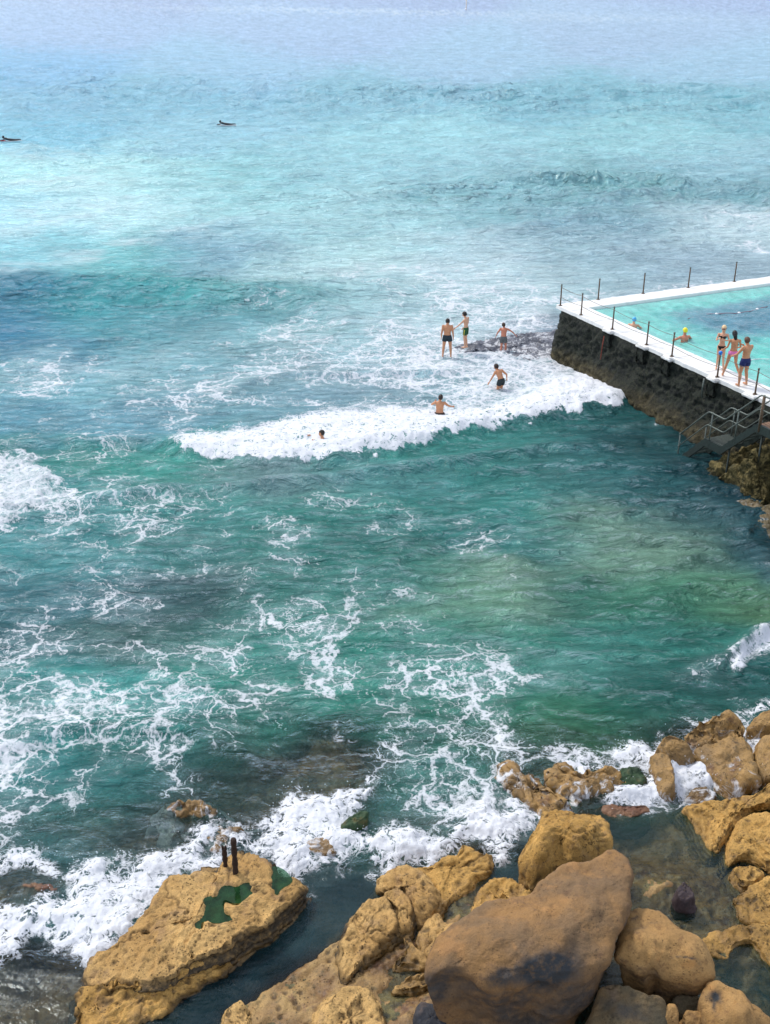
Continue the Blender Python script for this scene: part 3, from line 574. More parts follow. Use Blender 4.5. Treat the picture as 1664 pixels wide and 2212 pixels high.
# sea floor + rock shelf
cols2 = np.concatenate([np.linspace(-1500, -20, 100), np.arange(-12, 1676, 3.2), np.linspace(1680, 3200, 100)])
rows2 = np.concatenate([np.linspace(300, 1380, 60), np.arange(1385, 2225, 3.0), np.linspace(2230, 3600, 160)])
BX, BY = np.meshgrid(cols2, rows2); B0 = P(BX, BY, 0.0)
hbb = bed_height(BX, BY, B0[..., 0], B0[..., 1])
q3 = np.stack([B0[..., 0], B0[..., 1], hbb], -1)
hbb = hbb + .03 * fbm2(B0[..., 0] * 7, B0[..., 1] * 7, 301, 3)
pitb = sstep(.42, .22, worley3(q3 * np.array([6., 6., 3.]), 3)) * sstep(-.05, .15, fbm2(B0[..., 0] * 1.5, B0[..., 1] * 1.5, 311, 2)) * (BY > 1380)
hbb = hbb - .035 * pitb
B0[..., 2] = hbb
me = grid_mesh("rock_shelf", B0); fattr(me, 'pit', pitb); fattr(me, 'stain', np.zeros(hbb.shape))
tag(link("rock_shelf", me, M['bedrock']), "submerged sandstone shelf and sea floor along the shore", "rock shelf", kind='structure')

# ------------------------------------------------------------------ rocks
def tps_fit(xy, z, reg=1e-3):
    n = len(xy); d = ((xy[:, None] - xy[None]) ** 2).sum(-1); K = np.where(d > 0, d * np.log(d + 1e-12) * .5, 0) + reg * np.eye(n)
    Pm = np.concatenate([np.ones((n, 1)), xy], 1); A = np.zeros((n + 3, n + 3)); A[:n, :n] = K; A[:n, n:] = Pm; A[n:, :n] = Pm.T
    return np.linalg.solve(A, np.concatenate([z, [0, 0, 0]]))
def tps_eval(sol, xy, q):
    s = q.shape[:-1]; q = q.reshape(-1, 2); d = ((q[:, None] - xy[None]) ** 2).sum(-1)
    K = np.where(d > 0, d * np.log(d + 1e-12) * .5, 0)
    return (K @ sol[:-3] + sol[-3] + q @ sol[-2:]).reshape(s)
def smooth_closed(pts, n, rough=0.0, seed=0):
    pts = np.asarray(pts, float); m = len(pts); seg = np.linalg.norm(np.roll(pts, -1, 0) - pts, axis=1); cum = np.concatenate([[0], np.cumsum(seg)]); tt = np.linspace(0, cum[-1], n, endpoint=False)
    out = []
    for s in tt:
        i = min(np.searchsorted(cum, s, side='right') - 1, m - 1); u = (s - cum[i]) / (seg[i] + 1e-9)
        p0, p1, p2, p3 = pts[(i - 1) % m], pts[i], pts[(i + 1) % m], pts[(i + 2) % m]
        out.append(.5 * (2 * p1 + (p2 - p0) * u + (2 * p0 - 5 * p1 + 4 * p2 - p3) * u * u + (3 * p1 - p0 - 3 * p2 + p3) * u ** 3))
    return np.array(out)
G_L = G_R = 'x'
def O(fn, pts): return [(*fn(q[0], q[1]), q[2]) for q in pts]
rock_n = [0]
def rock(name, label, cat, outline, mat, interior=(), rh=.18, rw=.22, zbot=-1.0, batter=.12, res=.03, a1_=.07, a2_=.03, a3_=.012, pit=.0, pitf=5.0, strata=.0, pools=(), stains=(), group=None, center=None, edge=.04, side_dark=.0, crack=.035, terr=None):
    rock_n[0] += 1; sd_ = rock_n[0] * 31
    if group == G_L or group == G_R: outline = [(a, b, z_ * .62) for a, b, z_ in outline]; interior = [(a, b, z_ * .62) for a, b, z_ in interior]; batter = max(batter, .45); rh = rh * .7
    ow = np.array([P(*q[:2], q[2]) for q in outline]); iw = np.array([P(*q[:2], q[2]) for q in interior]).reshape(-1, 3)
    o = smooth_closed(ow, 60)
    per = np.linalg.norm(np.roll(o, -1, 0) - o, axis=1).sum(); n = int(np.clip(per / res, 60, 520))
    o = smooth_closed(ow, n)
    c = np.array(center if center is not None else np.mean(np.concatenate([ow, iw]) if len(iw) else ow, 0)[:2], float)[:2]
    ctrl = np.concatenate([ow + (0, 0, rh), iw]) if len(iw) else ow + (0, 0, rh)
    if not len(iw): ctrl = np.concatenate([ctrl, [[c[0], c[1], ow[:, 2].mean() + rh * 1.25]]])
    sol = tps_fit(ctrl[:, :2], ctrl[:, 2])
    rad = np.linalg.norm(o[:, :2] - c, axis=1).mean(); nr = int(np.clip(rad / res, 14, 150))
    t = np.linspace(.0, 1, nr) ** .92; t[0] = .004
    outd = o[:, :2] - c; outd /= np.linalg.norm(outd, axis=1)[:, None]
    # ragged rim
    ang = np.arctan2(outd[:, 1], outd[:, 0]); rg = edge * fbm3(np.stack([o[:, 0] * 2.2, o[:, 1] * 2.2, o[:, 1] * 0 + sd_], -1), sd_, 4)
    oxy = o[:, :2] + outd * (rg * 2)[:, None]
    XY = c + t[:, None, None] * (oxy - c)[None]
    Z = tps_eval(sol, ctrl[:, :2], XY)
    d = np.clip((t - (1 - rw)) / rw, 0, 1)
    Z = Z - rh * (1 - np.sqrt(1 - d ** 2))[:, None]
    zr = Z[-1]; hs = np.maximum(zr - zbot, .1); ns = int(np.clip(hs.max() / res, 5, 60))
    u = np.linspace(0, 1, ns + 1)[1:]
    zs = zr - hs * u[:, None]
    off = batter * hs * (u[:, None] ** .8)
    if strata:
        pz = np.stack([np.broadcast_to(oxy[:, 0] * .35, zs.shape), np.broadcast_to(oxy[:, 1] * .35, zs.shape), zs * 7], -1)
        off = off + strata * (fbm3(pz, sd_ + 5, 3) * 2) * sstep(0, .12, u)[:, None] + strata * .8 * u[:, None]
    XYs = oxy[None] + outd[None] * off[..., None]
    top = np.concatenate([XY, Z[..., None]], -1); side = np.concatenate([XYs, zs[..., None]], -1)
    G = np.concatenate([top, side], 0)
    if terr is None: terr = .085 if pit else 0
    if terr:
        tn_ = fbm3(np.stack([G[..., 0] * .9, G[..., 1] * .9, G[..., 2] * 0 + sd_], -1), sd_ + 30, 4)
        ff = (G[..., 2] + .35 * (G[..., 0] * .25 - G[..., 1] * .18) + .22 * tn_) / terr; fl = np.floor(ff)
        dz_ = (fl + sstep(.30, .62, ff - fl) - ff) * terr * .95; dz_[0] = dz_[1].mean(); G[..., 2] = G[..., 2] + dz_ * sstep(zbot + .1, zbot + .5, G[..., 2])
    du = np.roll(G, -1, 1) - np.roll(G, 1, 1); dv = np.gradient(G, axis=0); N = np.cross(dv, du); N /= np.linalg.norm(N, axis=-1)[..., None] + 1e-9
    if N[nr // 3, :, 2].mean() < 0: N = -N
    q = G + sd_ * .37
    disp = a1_ * 2 * fbm3(q * 1.3, sd_, 3) + a2_ * 2 * fbm3(q * 4.5, sd_ + 1, 4) + a3_ * 2 * fbm3(q * 16, sd_ + 2, 2)
    cv = np.abs(noise3(q * .85 + .25 * fbm3(q * 3, 7, 3)[..., None], sd_ + 21)); cr = np.exp(-(cv / .022) ** 2) * sstep(-.05, .12, noise3(q * .6, sd_ + 22)); disp = disp - crack * cr
    pm = .8 * cr * (crack > 0)
    if pit:
        wv = worley3(q * pitf + .35 * noise3(q * 9, 5)[..., None], sd_); wv2 = worley3(q * pitf * 2.4, sd_ + 3)
        reg = sstep(-.12, .16, fbm3(q * 1.4, sd_ + 8, 3))
        pm = sstep(.40, .18, wv) * reg; pm2 = sstep(.36, .16, wv2) * sstep(-.25, .1, fbm3(q * 2.1, sd_ + 9, 2))
        disp = disp - pit * pm - pit * .45 * pm2; pm = np.maximum(np.maximum(pm, pm2 * .8), .8 * cr * (crack > 0))
    fade = np.ones(len(G)); fade[0] = 0; G = G + N * (disp * fade[:, None])[..., None]
    stain_shade = np.zeros(disp.shape)
    if side_dark:  # sides below the rim: weed and dark stone, plus shade put into the colour
        sr = np.concatenate([np.zeros(nr - 2), np.linspace(.3, 1, 6), np.ones(max(len(G) - nr - 4, 0))])[:len(G)][:, None]
        stain_shade = side_dark * sr * (.45 + .9 * sstep(-.25, .2, fbm3(np.stack([q[..., 0] * .5, q[..., 1] * .5, q[..., 2] * 6], -1) if strata else q * 1.1, 77, 4)))
        stain_shade = np.clip(stain_shade, 0, 1)
    gx, gy = pr(G)
    for (sx, sy, rx, ry, rot, v) in stains:
        cc, ss_ = math.cos(R(rot)), math.sin(R(rot)); nx = gx - sx + 14 * fbm3(q * 2, 9, 3) * 2; ny = gy - sy + 14 * fbm3(q * 2 + 7, 9, 3) * 2
        stain_shade = np.maximum(stain_shade, np.minimum(1, v * 1.8 * np.exp(-((nx * cc + ny * ss_) / rx) ** 2 - ((-nx * ss_ + ny * cc) / ry) ** 2)) * min(1, v * 1.1))
    for pp in pools:
        s = poly_sdf(gx, gy, pp['poly'], 60) + 10 * fbm3(q * 3, 19, 3)
        f = sstep(-5, 7, s) ; G[..., 2] = G[..., 2] * (1 - f) + (pp['z'] - pp.get('d', .12) + .02 * fbm3(q * 5, 3, 2)) * f
        g2 = sstep(-26, -2, s) * (1 - f); G[..., 2] = G[..., 2] * (1 - g2 * .8) + np.maximum(G[..., 2], pp['z'] + .02) * g2 * .8
        pm = pm * (1 - f); stain_shade = np.maximum(stain_shade, f * 0.0)
    me = grid_mesh(name, G[::-1], wrap=True); fattr(me, 'pit', pm[::-1]); fattr(me, 'stain', stain_shade[::-1])
    ob = link(name, me, mat); tag(ob, label, cat, group)
    return ob

tm = NT('tide_pool_water'); pp_ = tm.pos()
M['poolet'] = tm.fin(tm.n('MixShader', {0: tm.n('Fresnel', {'IOR': 1.33}), 1: tm.n('MixShader', {0: .35, 1: tm.n('BsdfDiffuse', {'Color': tm.mix(tm.ss(tm.noise(pp_, 6, 4), .3, .7), srgb(14, 44, 26), srgb(34, 74, 46))}), 2: tm.n('BsdfTransparent', {'Color': (.4, .7, .5)})}), 2: tm.n('BsdfGlossy', {'Roughness': .04})}))
def tide_pool(poly, z, label):
    cx = sum(q[0] for q in poly) / len(poly); cy = sum(q[1] for q in poly) / len(poly)
    bm = bmesh.new(); vs = []
    for q in smooth_closed([(cx + (a - cx) * 1.12, cy + (b - cy) * 1.12) for a, b in poly], 60): vs.append(bm.verts.new(V(P(q[0], q[1], z))))
    bm.faces.new(vs[::-1]); bmesh.ops.triangulate(bm, faces=bm.faces)
    o = link('tide_pool', bm_mesh('tide_pool', bm), M['poolet']); tag(o, label, 'tide pool', kind='structure')
tp1 = [a1(*q) for q in ((1430, 785), (1500, 790), (1580, 765), (1597, 830), (1530, 890), (1480, 900), (1425, 880), (1415, 920), (1470, 990), (1390, 1012), (1300, 1005), (1290, 1050), (1245, 1045), (1230, 1015), (1280, 990), (1310, 870), (1370, 850))]
tp2 = [a1(*q) for q in ((1735, 680), (1800, 690), (1850, 745), (1835, 775), (1790, 800), (1765, 835), (1735, 800))]
rock('sandstone_slab', 'large pitted tan slab beside the surf with two iron posts and a green tide pool on it', 'rock',
     O(a1, [(1065, 740, 0.589), (1180, 715, 0.601), (1290, 700, 0.589), (1380, 720, 0.558), (1410, 650, 0.558), (1500, 580, 0.589), (1637, 605, 0.589), (1737, 670, 0.570), (1800, 740, 0.527), (1887, 765, 0.434), (1935, 800, 0.372), (1880, 860, 0.434),
            (1787, 950, 0.465), (1690, 1030, 0.465), (1530, 1115, 0.465), (1430, 1190, 0.465), (1200, 1290, 0.434), (1100, 1370, 0.403), (1000, 1400, 0.403), (860, 1400, 0.372), (720, 1410, 0.279), (600, 1440, 0.217), (560, 1400, 0.217),
            (570, 1260, 0.279), (700, 1200, 0.341), (850, 1050, 0.465), (940, 950, 0.527), (1000, 860, 0.558)]), M['tan'],
     O(a1, [(1450, 880, 0.608), (1600, 800, 0.608), (1350, 980, 0.608), (1550, 950, 0.608), (1100, 1000, 0.632), (900, 1200, 0.533), (1300, 1150, 0.589), (1700, 900, 0.577), (1780, 760, 0.570)]),
     rh=.05, rw=.04, side_dark=.95, strata=.16, pit=.045, pitf=4.6, a1_=.03, a2_=.022, batter=.04, zbot=-.9, edge=.09, center=P(*a1(1250, 1000), .56)[:2],
     pools=[dict(poly=tp1, z=.567), dict(poly=tp2, z=.546)], stains=[(*a1(1220, 1200), 45, 14, -20, .0), (*a1(1000, 1300), 60, 12, 10, .25)])
tide_pool(tp1, .582, 'dark green tide pool in the middle of the slab with the iron posts')
tide_pool(tp2, .561, 'small green tide pool at the surf edge of the slab with the iron posts')
rock('rock_ledge', 'layered low ledge running along the gully foot of the big tan slab', 'ledge',
     O(a1, [(545, 1450, .22), (700, 1420, .3), (860, 1410, .34), (1090, 1390, .3), (1280, 1300, .25), (1470, 1215, .18), (1560, 1180, .1), (1450, 1330, .04), (1250, 1430, .05), (1080, 1560, .03), (880, 1680, .03), (640, 1790, .05), (440, 1830, .1), (420, 1700, .1), (490, 1580, .18)]),
     M['tan2'], rh=.05, rw=.1, side_dark=.9, strata=.14, pit=.032, a1_=.10, a2_=.05, zbot=-.8, edge=.12, batter=.25)
G_L = 'pitted tan ledge rocks on the shelf between the gully and the big boulder'
rock('ledge_rock', 'leaf-shaped pitted tan rock on the shelf beside the dark gully', 'rock',
     O(a2, [(800, 1090, .42), (855, 975, .48), (960, 892, .5), (1060, 862, .5), (1095, 905, .5), (1150, 1000, .48), (1125, 1080, .42), (1010, 1180, .34), (910, 1280, .28), (850, 1370, .22), (795, 1370, .22), (775, 1280, .25), (775, 1180, .35)]), M['tan'], rh=.10, rw=.14, side_dark=.8, pit=.042, a1_=.06, a2_=.04, zbot=-.4, batter=.05, group=G_L, edge=.07)
rock('ledge_rock', 'narrow split rock wedged behind the leaf-shaped tan rock', 'rock',
     O(a2, [(1050, 850, .48), (1110, 805, .5), (1170, 815, .5), (1215, 890, .5), (1228, 970, .45), (1215, 1050, .38), (1145, 1105, .3), (1135, 1060, .34), (1160, 1000, .4), (1105, 900, .45)]), M['tan'], rh=.10, rw=.16, side_dark=.8, pit=.038, a1_=.05, a2_=.04, zbot=-.4, batter=.05, group=G_L, edge=.05)
rock('ledge_rock', 'knobbly tan rock at the surf edge behind the split rock', 'rock',
     O(a2, [(1030, 790, .3), (1065, 725, .35), (1180, 672, .4), (1290, 690, .42), (1360, 780, .45), (1390, 860, .45), (1370, 940, .35), (1290, 990, .28), (1235, 940, .35), (1215, 870, .4), (1150, 800, .4), (1080, 830, .3)]), M['tan'], rh=.12, pit=.042, a1_=.08, a2_=.05, zbot=-.4, batter=.1, group=G_L, edge=.07)
rock('rock_ledge', 'wet tan ledge sloping under the surf left of the square block', 'ledge',
     O(a3, [(70, 545, .2), (200, 530, .25), (330, 490, .28), (430, 440, .3), (450, 390, .3), (540, 405, .28), (630, 440, .2), (620, 540, .1), (480, 640, .1), (330, 740, .1), (290, 720, .12), (270, 640, .15), (180, 570, .2)]), M['tan2'], rh=.06, rw=.1, pit=.032, a1_=.06, a2_=.03, zbot=-.4, group=G_L, edge=.1, batter=.3)
rock('rock_ledge', 'rounded mottled ledge in front of the big boulder beside the dark channel', 'ledge',
     O(a3, [(500, 760, .12), (570, 650, .2), (640, 602, .25), (760, 595, .3), (850, 645, .35), (900, 700, .3), (800, 760, .3), (680, 790, .25), (560, 830, .2)]), M['tan2'], rh=.08, pit=.038, a1_=.06, a2_=.04, zbot=-.4, group=G_L, edge=.07, batter=.2)
rock('rock_ledge', 'flat-topped tan ledge tucked under the left flank of the big boulder', 'ledge',
     O(a2, [(1270, 1140, .15), (1320, 1030, .25), (1390, 978, .3), (1440, 1030, .3), (1535, 1048, .3), (1480, 1130, .35), (1400, 1270, .3), (1310, 1250, .2)]), M['tan'], rh=.07, pit=.042, a1_=.05, zbot=-.4, group=G_L, edge=.07, batter=.15)
rock('rock_ledge', 'crooked tan ledge between the leaf-shaped rock and the big boulder', 'ledge',
     O(a2, [(1175, 1110, .2), (1225, 1088, .22), (1248, 1165, .22), (1330, 1240, .25), (1335, 1290, .22), (1230, 1280, .18), (1120, 1310, .12), (1130, 1260, .14), (1195, 1210, .18)]), M['tan'], rh=.06, pit=.038, a1_=.04, zbot=-.4, group=G_L, edge=.06, batter=.2)
rock('rock_ledge', 'slim tan ledge by the lower left foot of the big boulder', 'ledge',
     O(a2, [(1112, 1440, .14), (1165, 1400, .18), (1330, 1342, .22), (1400, 1330, .25), (1360, 1420, .2), (1230, 1462, .15), (1130, 1470, .12)]), M['tan'], rh=.06, pit=.038, a1_=.04, zbot=-.4, group=G_L, edge=.06, batter=.2)
rock('ledge_rock', 'horseshoe-topped tan rock at the bottom edge left of the big boulder', 'rock',
     O(a2, [(630, 1760, .3), (645, 1620, .36), (690, 1520, .4), (790, 1442, .42), (920, 1445, .4), (1000, 1530, .36), (1040, 1640, .3), (1050, 1800, .2), (850, 1900, .15), (680, 1860, .2)]), M['tan'],
     O(a2, [(880, 1600, .36), (900, 1680, .28), (780, 1560, .5)]), rh=.14, pit=.042, a1_=.05, zbot=-.4, group=G_L, edge=.06, stains=[(*a2(900, 1620), 14, 14, 0, .35)])
rock('ledge_rock', 'small rounded tan rock at the bottom edge beside the gully mouth', 'rock',
     O(a2, [(10, 1800, .15), (30, 1660, .2), (70, 1570, .24), (150, 1540, .24), (186, 1600, .2), (190, 1720, .15), (120, 1830, .1)]), M['tan'], rh=.12, pit=.032, a1_=.05, zbot=-.4, group=G_L, edge=.06)

rock('boulder', 'squarish ochre block standing behind the big brown boulder by the surf', 'boulder',
     O(a3, [(950, 195, 1.05), (1050, 187, 1.1), (1180, 192, 1.1), (1290, 190, 1.1), (1345, 225, 1.05), (1385, 300, 1.0), (1405, 390, .9), (1370, 450, .8), (1200, 520, .7), (1060, 560, .6), (960, 600, .5), (890, 610, .45), (835, 540, .5), (820, 420, .75), (905, 285, 1.0)]), M['tan2'],
     O(a3, [(1150, 300, 1.35), (1000, 330, 1.3), (1290, 330, 1.2), (950, 430, 1.1), (1200, 410, 1.1), (1050, 470, .85)]), rh=.14, rw=.14, side_dark=.4, pit=.014, a1_=.08, a2_=.035, zbot=-.7, batter=.0, edge=.05)
rock('boulder', 'huge smooth brown boulder with a blue-grey stain on its front, largest rock in the foreground', 'boulder',
     O(a3, [(1395, 432, 1.75), (1475, 465, 1.75), (1520, 550, 1.75), (1508, 660, 1.7), (1500, 790, 1.65), (1440, 950, 1.6), (1405, 1080, 1.5), (1355, 1170, 1.42), (1250, 1225, 1.42), (1100, 1262, 1.45), (850, 1290, 1.5), (600, 1290, 1.5), (430, 1225, 1.5), (310, 1215, 1.45), (225, 1275, 1.25), (188, 1250, 1.25),
            (215, 1150, 1.4), (240, 1070, 1.5), (270, 990, 1.6), (340, 935, 1.65), (430, 900, 1.68), (520, 805, 1.68), (620, 762, 1.68), (760, 725, 1.68), (890, 700, 1.68), (960, 620, 1.68), (1070, 525, 1.7), (1200, 485, 1.7), (1320, 448, 1.75)]), M['brown'],
     O(a3, [(700, 1020, 1.98), (1100, 960, 2.0), (1300, 700, 2.02), (500, 1080, 1.9), (1000, 720, 1.9), (850, 1150, 1.86), (420, 1130, 1.72)]),
     crack=.0, rh=.16, rw=.11, side_dark=.62, a1_=.09, a2_=.022, a3_=.006, zbot=-.5, batter=-.28, res=.028, edge=.03, center=P(*a3(880, 1010), 1.9)[:2],
     stains=[(*a3(980, 1180), 62, 40, -12, 1.0), (*a3(740, 1225), 52, 26, 0, .8), (*a3(300, 1270), 50, 30, -40, .75), (*a3(1000, 1050), 26, 20, 0, .4), (*a3(1250, 640), 60, 30, 0, .16), (*a3(800, 700), 60, 20, 0, .15)])
rock('boulder', 'smooth orange-brown boulder with pale patches right of the huge brown boulder', 'boulder',
     O(a4, [(530, 1215, 1.2), (620, 1218, 1.2), (720, 1250, 1.2), (830, 1320, 1.18), (920, 1410, 1.15), (1010, 1462, 1.12), (1110, 1515, 1.1), (1175, 1605, 1.05), (1205, 1690, 1.0), (1185, 1770, .9), (1100, 1820, .85), (950, 1810, .85), (780, 1780, .88), (620, 1750, .92), (480, 1700, .98), (405, 1640, 1.05), (390, 1570, 1.1), (425, 1470, 1.12), (455, 1370, 1.15), (470, 1280, 1.18)]), M['orange'],
     O(a4, [(650, 1350, 1.42), (620, 1500, 1.46), (850, 1500, 1.42), (1000, 1620, 1.3), (700, 1620, 1.36)]), crack=.0, rh=.24, rw=.3, side_dark=.5, a1_=.06, a2_=.02, a3_=.005, zbot=-.4, batter=-.3, res=.025, edge=.03,
     stains=[(*a4(620, 1370), 45, 4, -12, .4), (*a4(940, 1612), 22, 2.0, 3, .9), (*a4(1050, 1670), 8, 7, 0, .5), (*a4(550, 1250), 10, 4, 0, .5)])
rock('boulder', 'dark grey-green boulder in the corner below the orange-brown one', 'boulder',
     O(a4, [(200, 2010, .55), (245, 1895, .75), (340, 1868, .8), (440, 1865, .85), (570, 1905, .85), (700, 1965, .8), (800, 2020, .7), (820, 2120, .6), (800, 2300, .4), (500, 2450, .3), (200, 2350, .3), (150, 2180, .4)]), M['darkst'],
     O(a4, [(500, 1990, .95), (420, 2100, .85)]), rh=.2, side_dark=.7, a1_=.05, a2_=.02, zbot=-.5, batter=0, edge=.03, stains=[(*a4(500, 2040), 60, 14, 12, .6)])
rock('boulder', 'angular orange boulder with a dark hollow at the bottom right corner', 'boulder',
     O(a4, [(1105, 1960, .7), (1150, 1870, .8), (1240, 1855, .85), (1380, 1915, .85), (1500, 1990, .8), (1600, 2090, .7), (1690, 2190, .6), (1720, 2400, .3), (1400, 2500, .2), (1130, 2400, .3), (1100, 2150, .5)]), M['orange'],
     O(a4, [(1205, 1965, .80), (1330, 2020, 1.0), (1450, 2130, .95)]), rh=.18, side_dark=.5, a1_=.09, a2_=.035, a3_=.01, zbot=-.5, batter=0, edge=.05, stains=[(*a4(1205, 1965), 14, 14, 30, 1.0), (*a4(1190, 2030), 6, 12, 0, .8)])  # dark of the hollow is put into the colour
G_C = 'cobbles wedged between the boulders at the bottom of the picture'
rock('cobble', 'brown cobble in the shade under the orange-brown boulder', 'cobble',
     O(a4, [(850, 2000, .25), (900, 1965, .3), (1000, 1960, .35), (1085, 1975, .35), (1115, 2030, .3), (1100, 2110, .2), (1000, 2140, .15), (890, 2110, .2)]), M['darkst'], rh=.15, zbot=-.5, a1_=.03, group=G_C)
rock('cobble', 'bright orange knobbly cobble at the bottom edge right of the dark boulder', 'cobble',
     O(a4, [(935, 2160, .42), (950, 2105, .48), (1000, 2072, .5), (1080, 2082, .5), (1118, 2120, .48), (1115, 2250, .3), (1030, 2320, .2), (945, 2270, .3)]), M['orange'], rh=.15, zbot=-.4, a1_=.05, group=G_C)
rock('cobble', 'upright orange cobble leaning on the dark grey-green boulder', 'cobble',
     O(a4, [(785, 2080, .66), (810, 2025, .72), (850, 2015, .72), (890, 2055, .68), (908, 2120, .6), (895, 2260, .4), (840, 2330, .3), (785, 2250, .4)]), M['orange'], rh=.12, zbot=-.4, a1_=.04, group=G_C)
rock('cobble', 'dark slate-grey cobble under the lower left tip of the huge brown boulder', 'cobble',
     O(a3, [(140, 1500, .25), (170, 1420, .3), (240, 1408, .32), (310, 1450, .3), (340, 1540, .2), (300, 1650, .1), (180, 1650, .1)]), rock_mat('slate', srgb(58, 60, 66), srgb(46, 48, 54), srgb(34, 36, 42), fine=.5, wet=.1), rh=.14, zbot=-.4, a1_=.03, group=G_C)
rock('cobble', 'round dark purple stone sitting in the tidal shallows', 'cobble',
     O(a4, [(880, 1120, .2), (895, 1060, .25), (950, 1020, .28), (1010, 1045, .28), (1042, 1105, .25), (1035, 1165, .18), (965, 1205, .12), (900, 1180, .14)]), M['purple'], rh=.16, zbot=-.4, a1_=.04, a2_=.03)
G_R = 'weathered tan shelf rocks along the right edge'
rock('sandstone_slab', 'wedge-shaped tan slab pointing left above the tidal shallows', 'rock',
     O(a4, [(985, 372, .26), (1060, 335, .32), (1250, 318, .4), (1450, 288, .45), (1530, 285, .45), (1600, 235, .5), (1664, 195, .5), (1950, 20, .6), (1950, 180, .5), (1664, 320, .42), (1510, 352, .4), (1430, 400, .4), (1350, 500, .36), (1285, 610, .3), (1235, 690, .18), (1175, 765, -.12), (1110, 700, -.12), (1050, 560, -.08), (1020, 450, .1)]),
     M['tan2'], rh=.07, rw=.1, pit=.032, a1_=.04, zbot=-.7, center=P(*a4(1330, 400), .4)[:2], group=G_R, edge=.05)
rock('sandstone_slab', 'rounded tan slab at the right edge below the wedge-shaped slab', 'rock',
     O(a4, [(1345, 640, .32), (1380, 540, .38), (1430, 475, .42), (1500, 438, .46), (1620, 440, .5), (1950, 420, .6), (1950, 800, .5), (1664, 840, .3), (1600, 830, .24), (1550, 800, .2), (1480, 775, .2), (1390, 800, .15), (1335, 840, .08), (1328, 740, .22)]),
     M['tan2'], rh=.12, pit=.032, a1_=.05, zbot=-.7, group=G_R, edge=.05, center=P(*a4(1560, 640), .4)[:2])
rock('ledge_rock', 'small cracked tan rock between the right-hand slabs and the shallows', 'rock',
     O(a4, [(1332, 925, .2), (1380, 885, .24), (1450, 862, .26), (1540, 862, .26), (1612, 912, .24), (1570, 980, .2), (1455, 1048, .12), (1385, 1005, .14)]), M['tan2'], rh=.08, pit=.032, a1_=.04, zbot=-.5, group=G_R)
rock('rock_ledge', 'mottled flat ledge at the right edge under the cracked rock', 'ledge',
     O(a4, [(1370, 1150, .08), (1400, 1095, .12), (1460, 1062, .16), (1580, 985, .22), (1664, 925, .25), (1950, 880, .3), (1950, 1300, .2), (1664, 1320, .1), (1520, 1320, .04), (1430, 1300, .02), (1400, 1220, .05)]), M['tan2'], rh=.05, rw=.1, pit=.032, a1_=.06, zbot=-.5, group=G_R, edge=.08, batter=.3)
rock('rock_ledge', 'low yellowish ledge curving left around the dark inlet', 'ledge',
     O(a4, [(1080, 1530, .0), (1120, 1490, .05), (1210, 1420, .08), (1330, 1372, .1), (1430, 1362, .12), (1500, 1450, .12), (1400, 1488, .08), (1345, 1550, .05), (1310, 1595, .03), (1190, 1595, .0)]), M['tan2'], rh=.04, rw=.1, pit=.038, a1_=.05, zbot=-.5, group=G_R, edge=.08, batter=.4)
rock('rock_ledge', 'low yellowish ledge curving down the right edge around the dark inlet', 'ledge',
     O(a4, [(1410, 1372, .1), (1520, 1350, .14), (1664, 1335, .16), (1950, 1330, .2), (1950, 1800, .15), (1700, 1680, .08), (1610, 1600, .06), (1570, 1540, .06), (1540, 1490, .08), (1470, 1450, .1)]), M['tan2'], rh=.04, rw=.1, pit=.038, a1_=.05, zbot=-.5, group=G_R, edge=.08, batter=.4)
G_W = 'wave-washed rocks in the broken surf on the right'
rock('wet_rock', 'tallest rounded tan rock rising from the surf near the right edge', 'rock',
     O(a5, [(1200, 600, .3), (1235, 525, .5), (1320, 462, .65), (1430, 440, .7), (1500, 470, .68), (1527, 530, .55), (1500, 600, .4), (1400, 620, .35), (1300, 630, .3), (1235, 640, .2)]), M['wetrock'], O(a5, [(1400, 520, .95)]), rh=.15, a1_=.13, a2_=.07, pit=.015, zbot=-.9, group=G_W, batter=.1)
rock('wet_rock', 'broad dark brown wet rock under the surf spray by the tallest rock', 'rock',
     O(a5, [(1240, 665, .25), (1300, 600, .4), (1400, 575, .5), (1520, 565, .5), (1565, 650, .45), (1600, 780, .3), (1560, 835, .15), (1480, 872, .05), (1400, 845, .05), (1345, 800, .1), (1290, 730, .2)]), M['wetrock'], rh=.14, a1_=.09, a2_=.04, zbot=-.9, group=G_W, strata=.08)
rock('wet_rock', 'knob of tan rock with a wet brown shoulder amid the surf', 'rock',
     O(a5, [(1055, 650, .3), (1068, 592, .5), (1110, 560, .6), (1155, 572, .6), (1230, 620, .5), (1245, 675, .3), (1180, 705, .2), (1110, 700, .2)]), M['wetrock'], rh=.16, a1_=.06, a2_=.03, zbot=-.9, group=G_W)
rock('wet_rock', 'pale golden rock with surf pouring over both sides', 'rock',
     O(a5, [(1030, 720, .25), (1050, 670, .35), (1110, 665, .4), (1150, 740, .38), (1150, 830, .25), (1100, 880, .12), (1045, 850, .12)]), M['wetrock'], rh=.14, a1_=.05, zbot=-.9, group=G_W)
rock('wet_rock', 'ochre rock ridge left of the weedy green rock in the surf', 'rock',
     O(a5, [(470, 770, .12), (560, 735, .2), (700, 745, .28), (850, 732, .3), (868, 770, .25), (800, 825, .15), (720, 860, .1), (650, 895, .05), (560, 905, .0), (500, 850, .05)]), M['wetrock'], rh=.10, a1_=.16, a2_=.09, pit=.02, zbot=-.9, batter=.45, edge=.14, group=G_W)
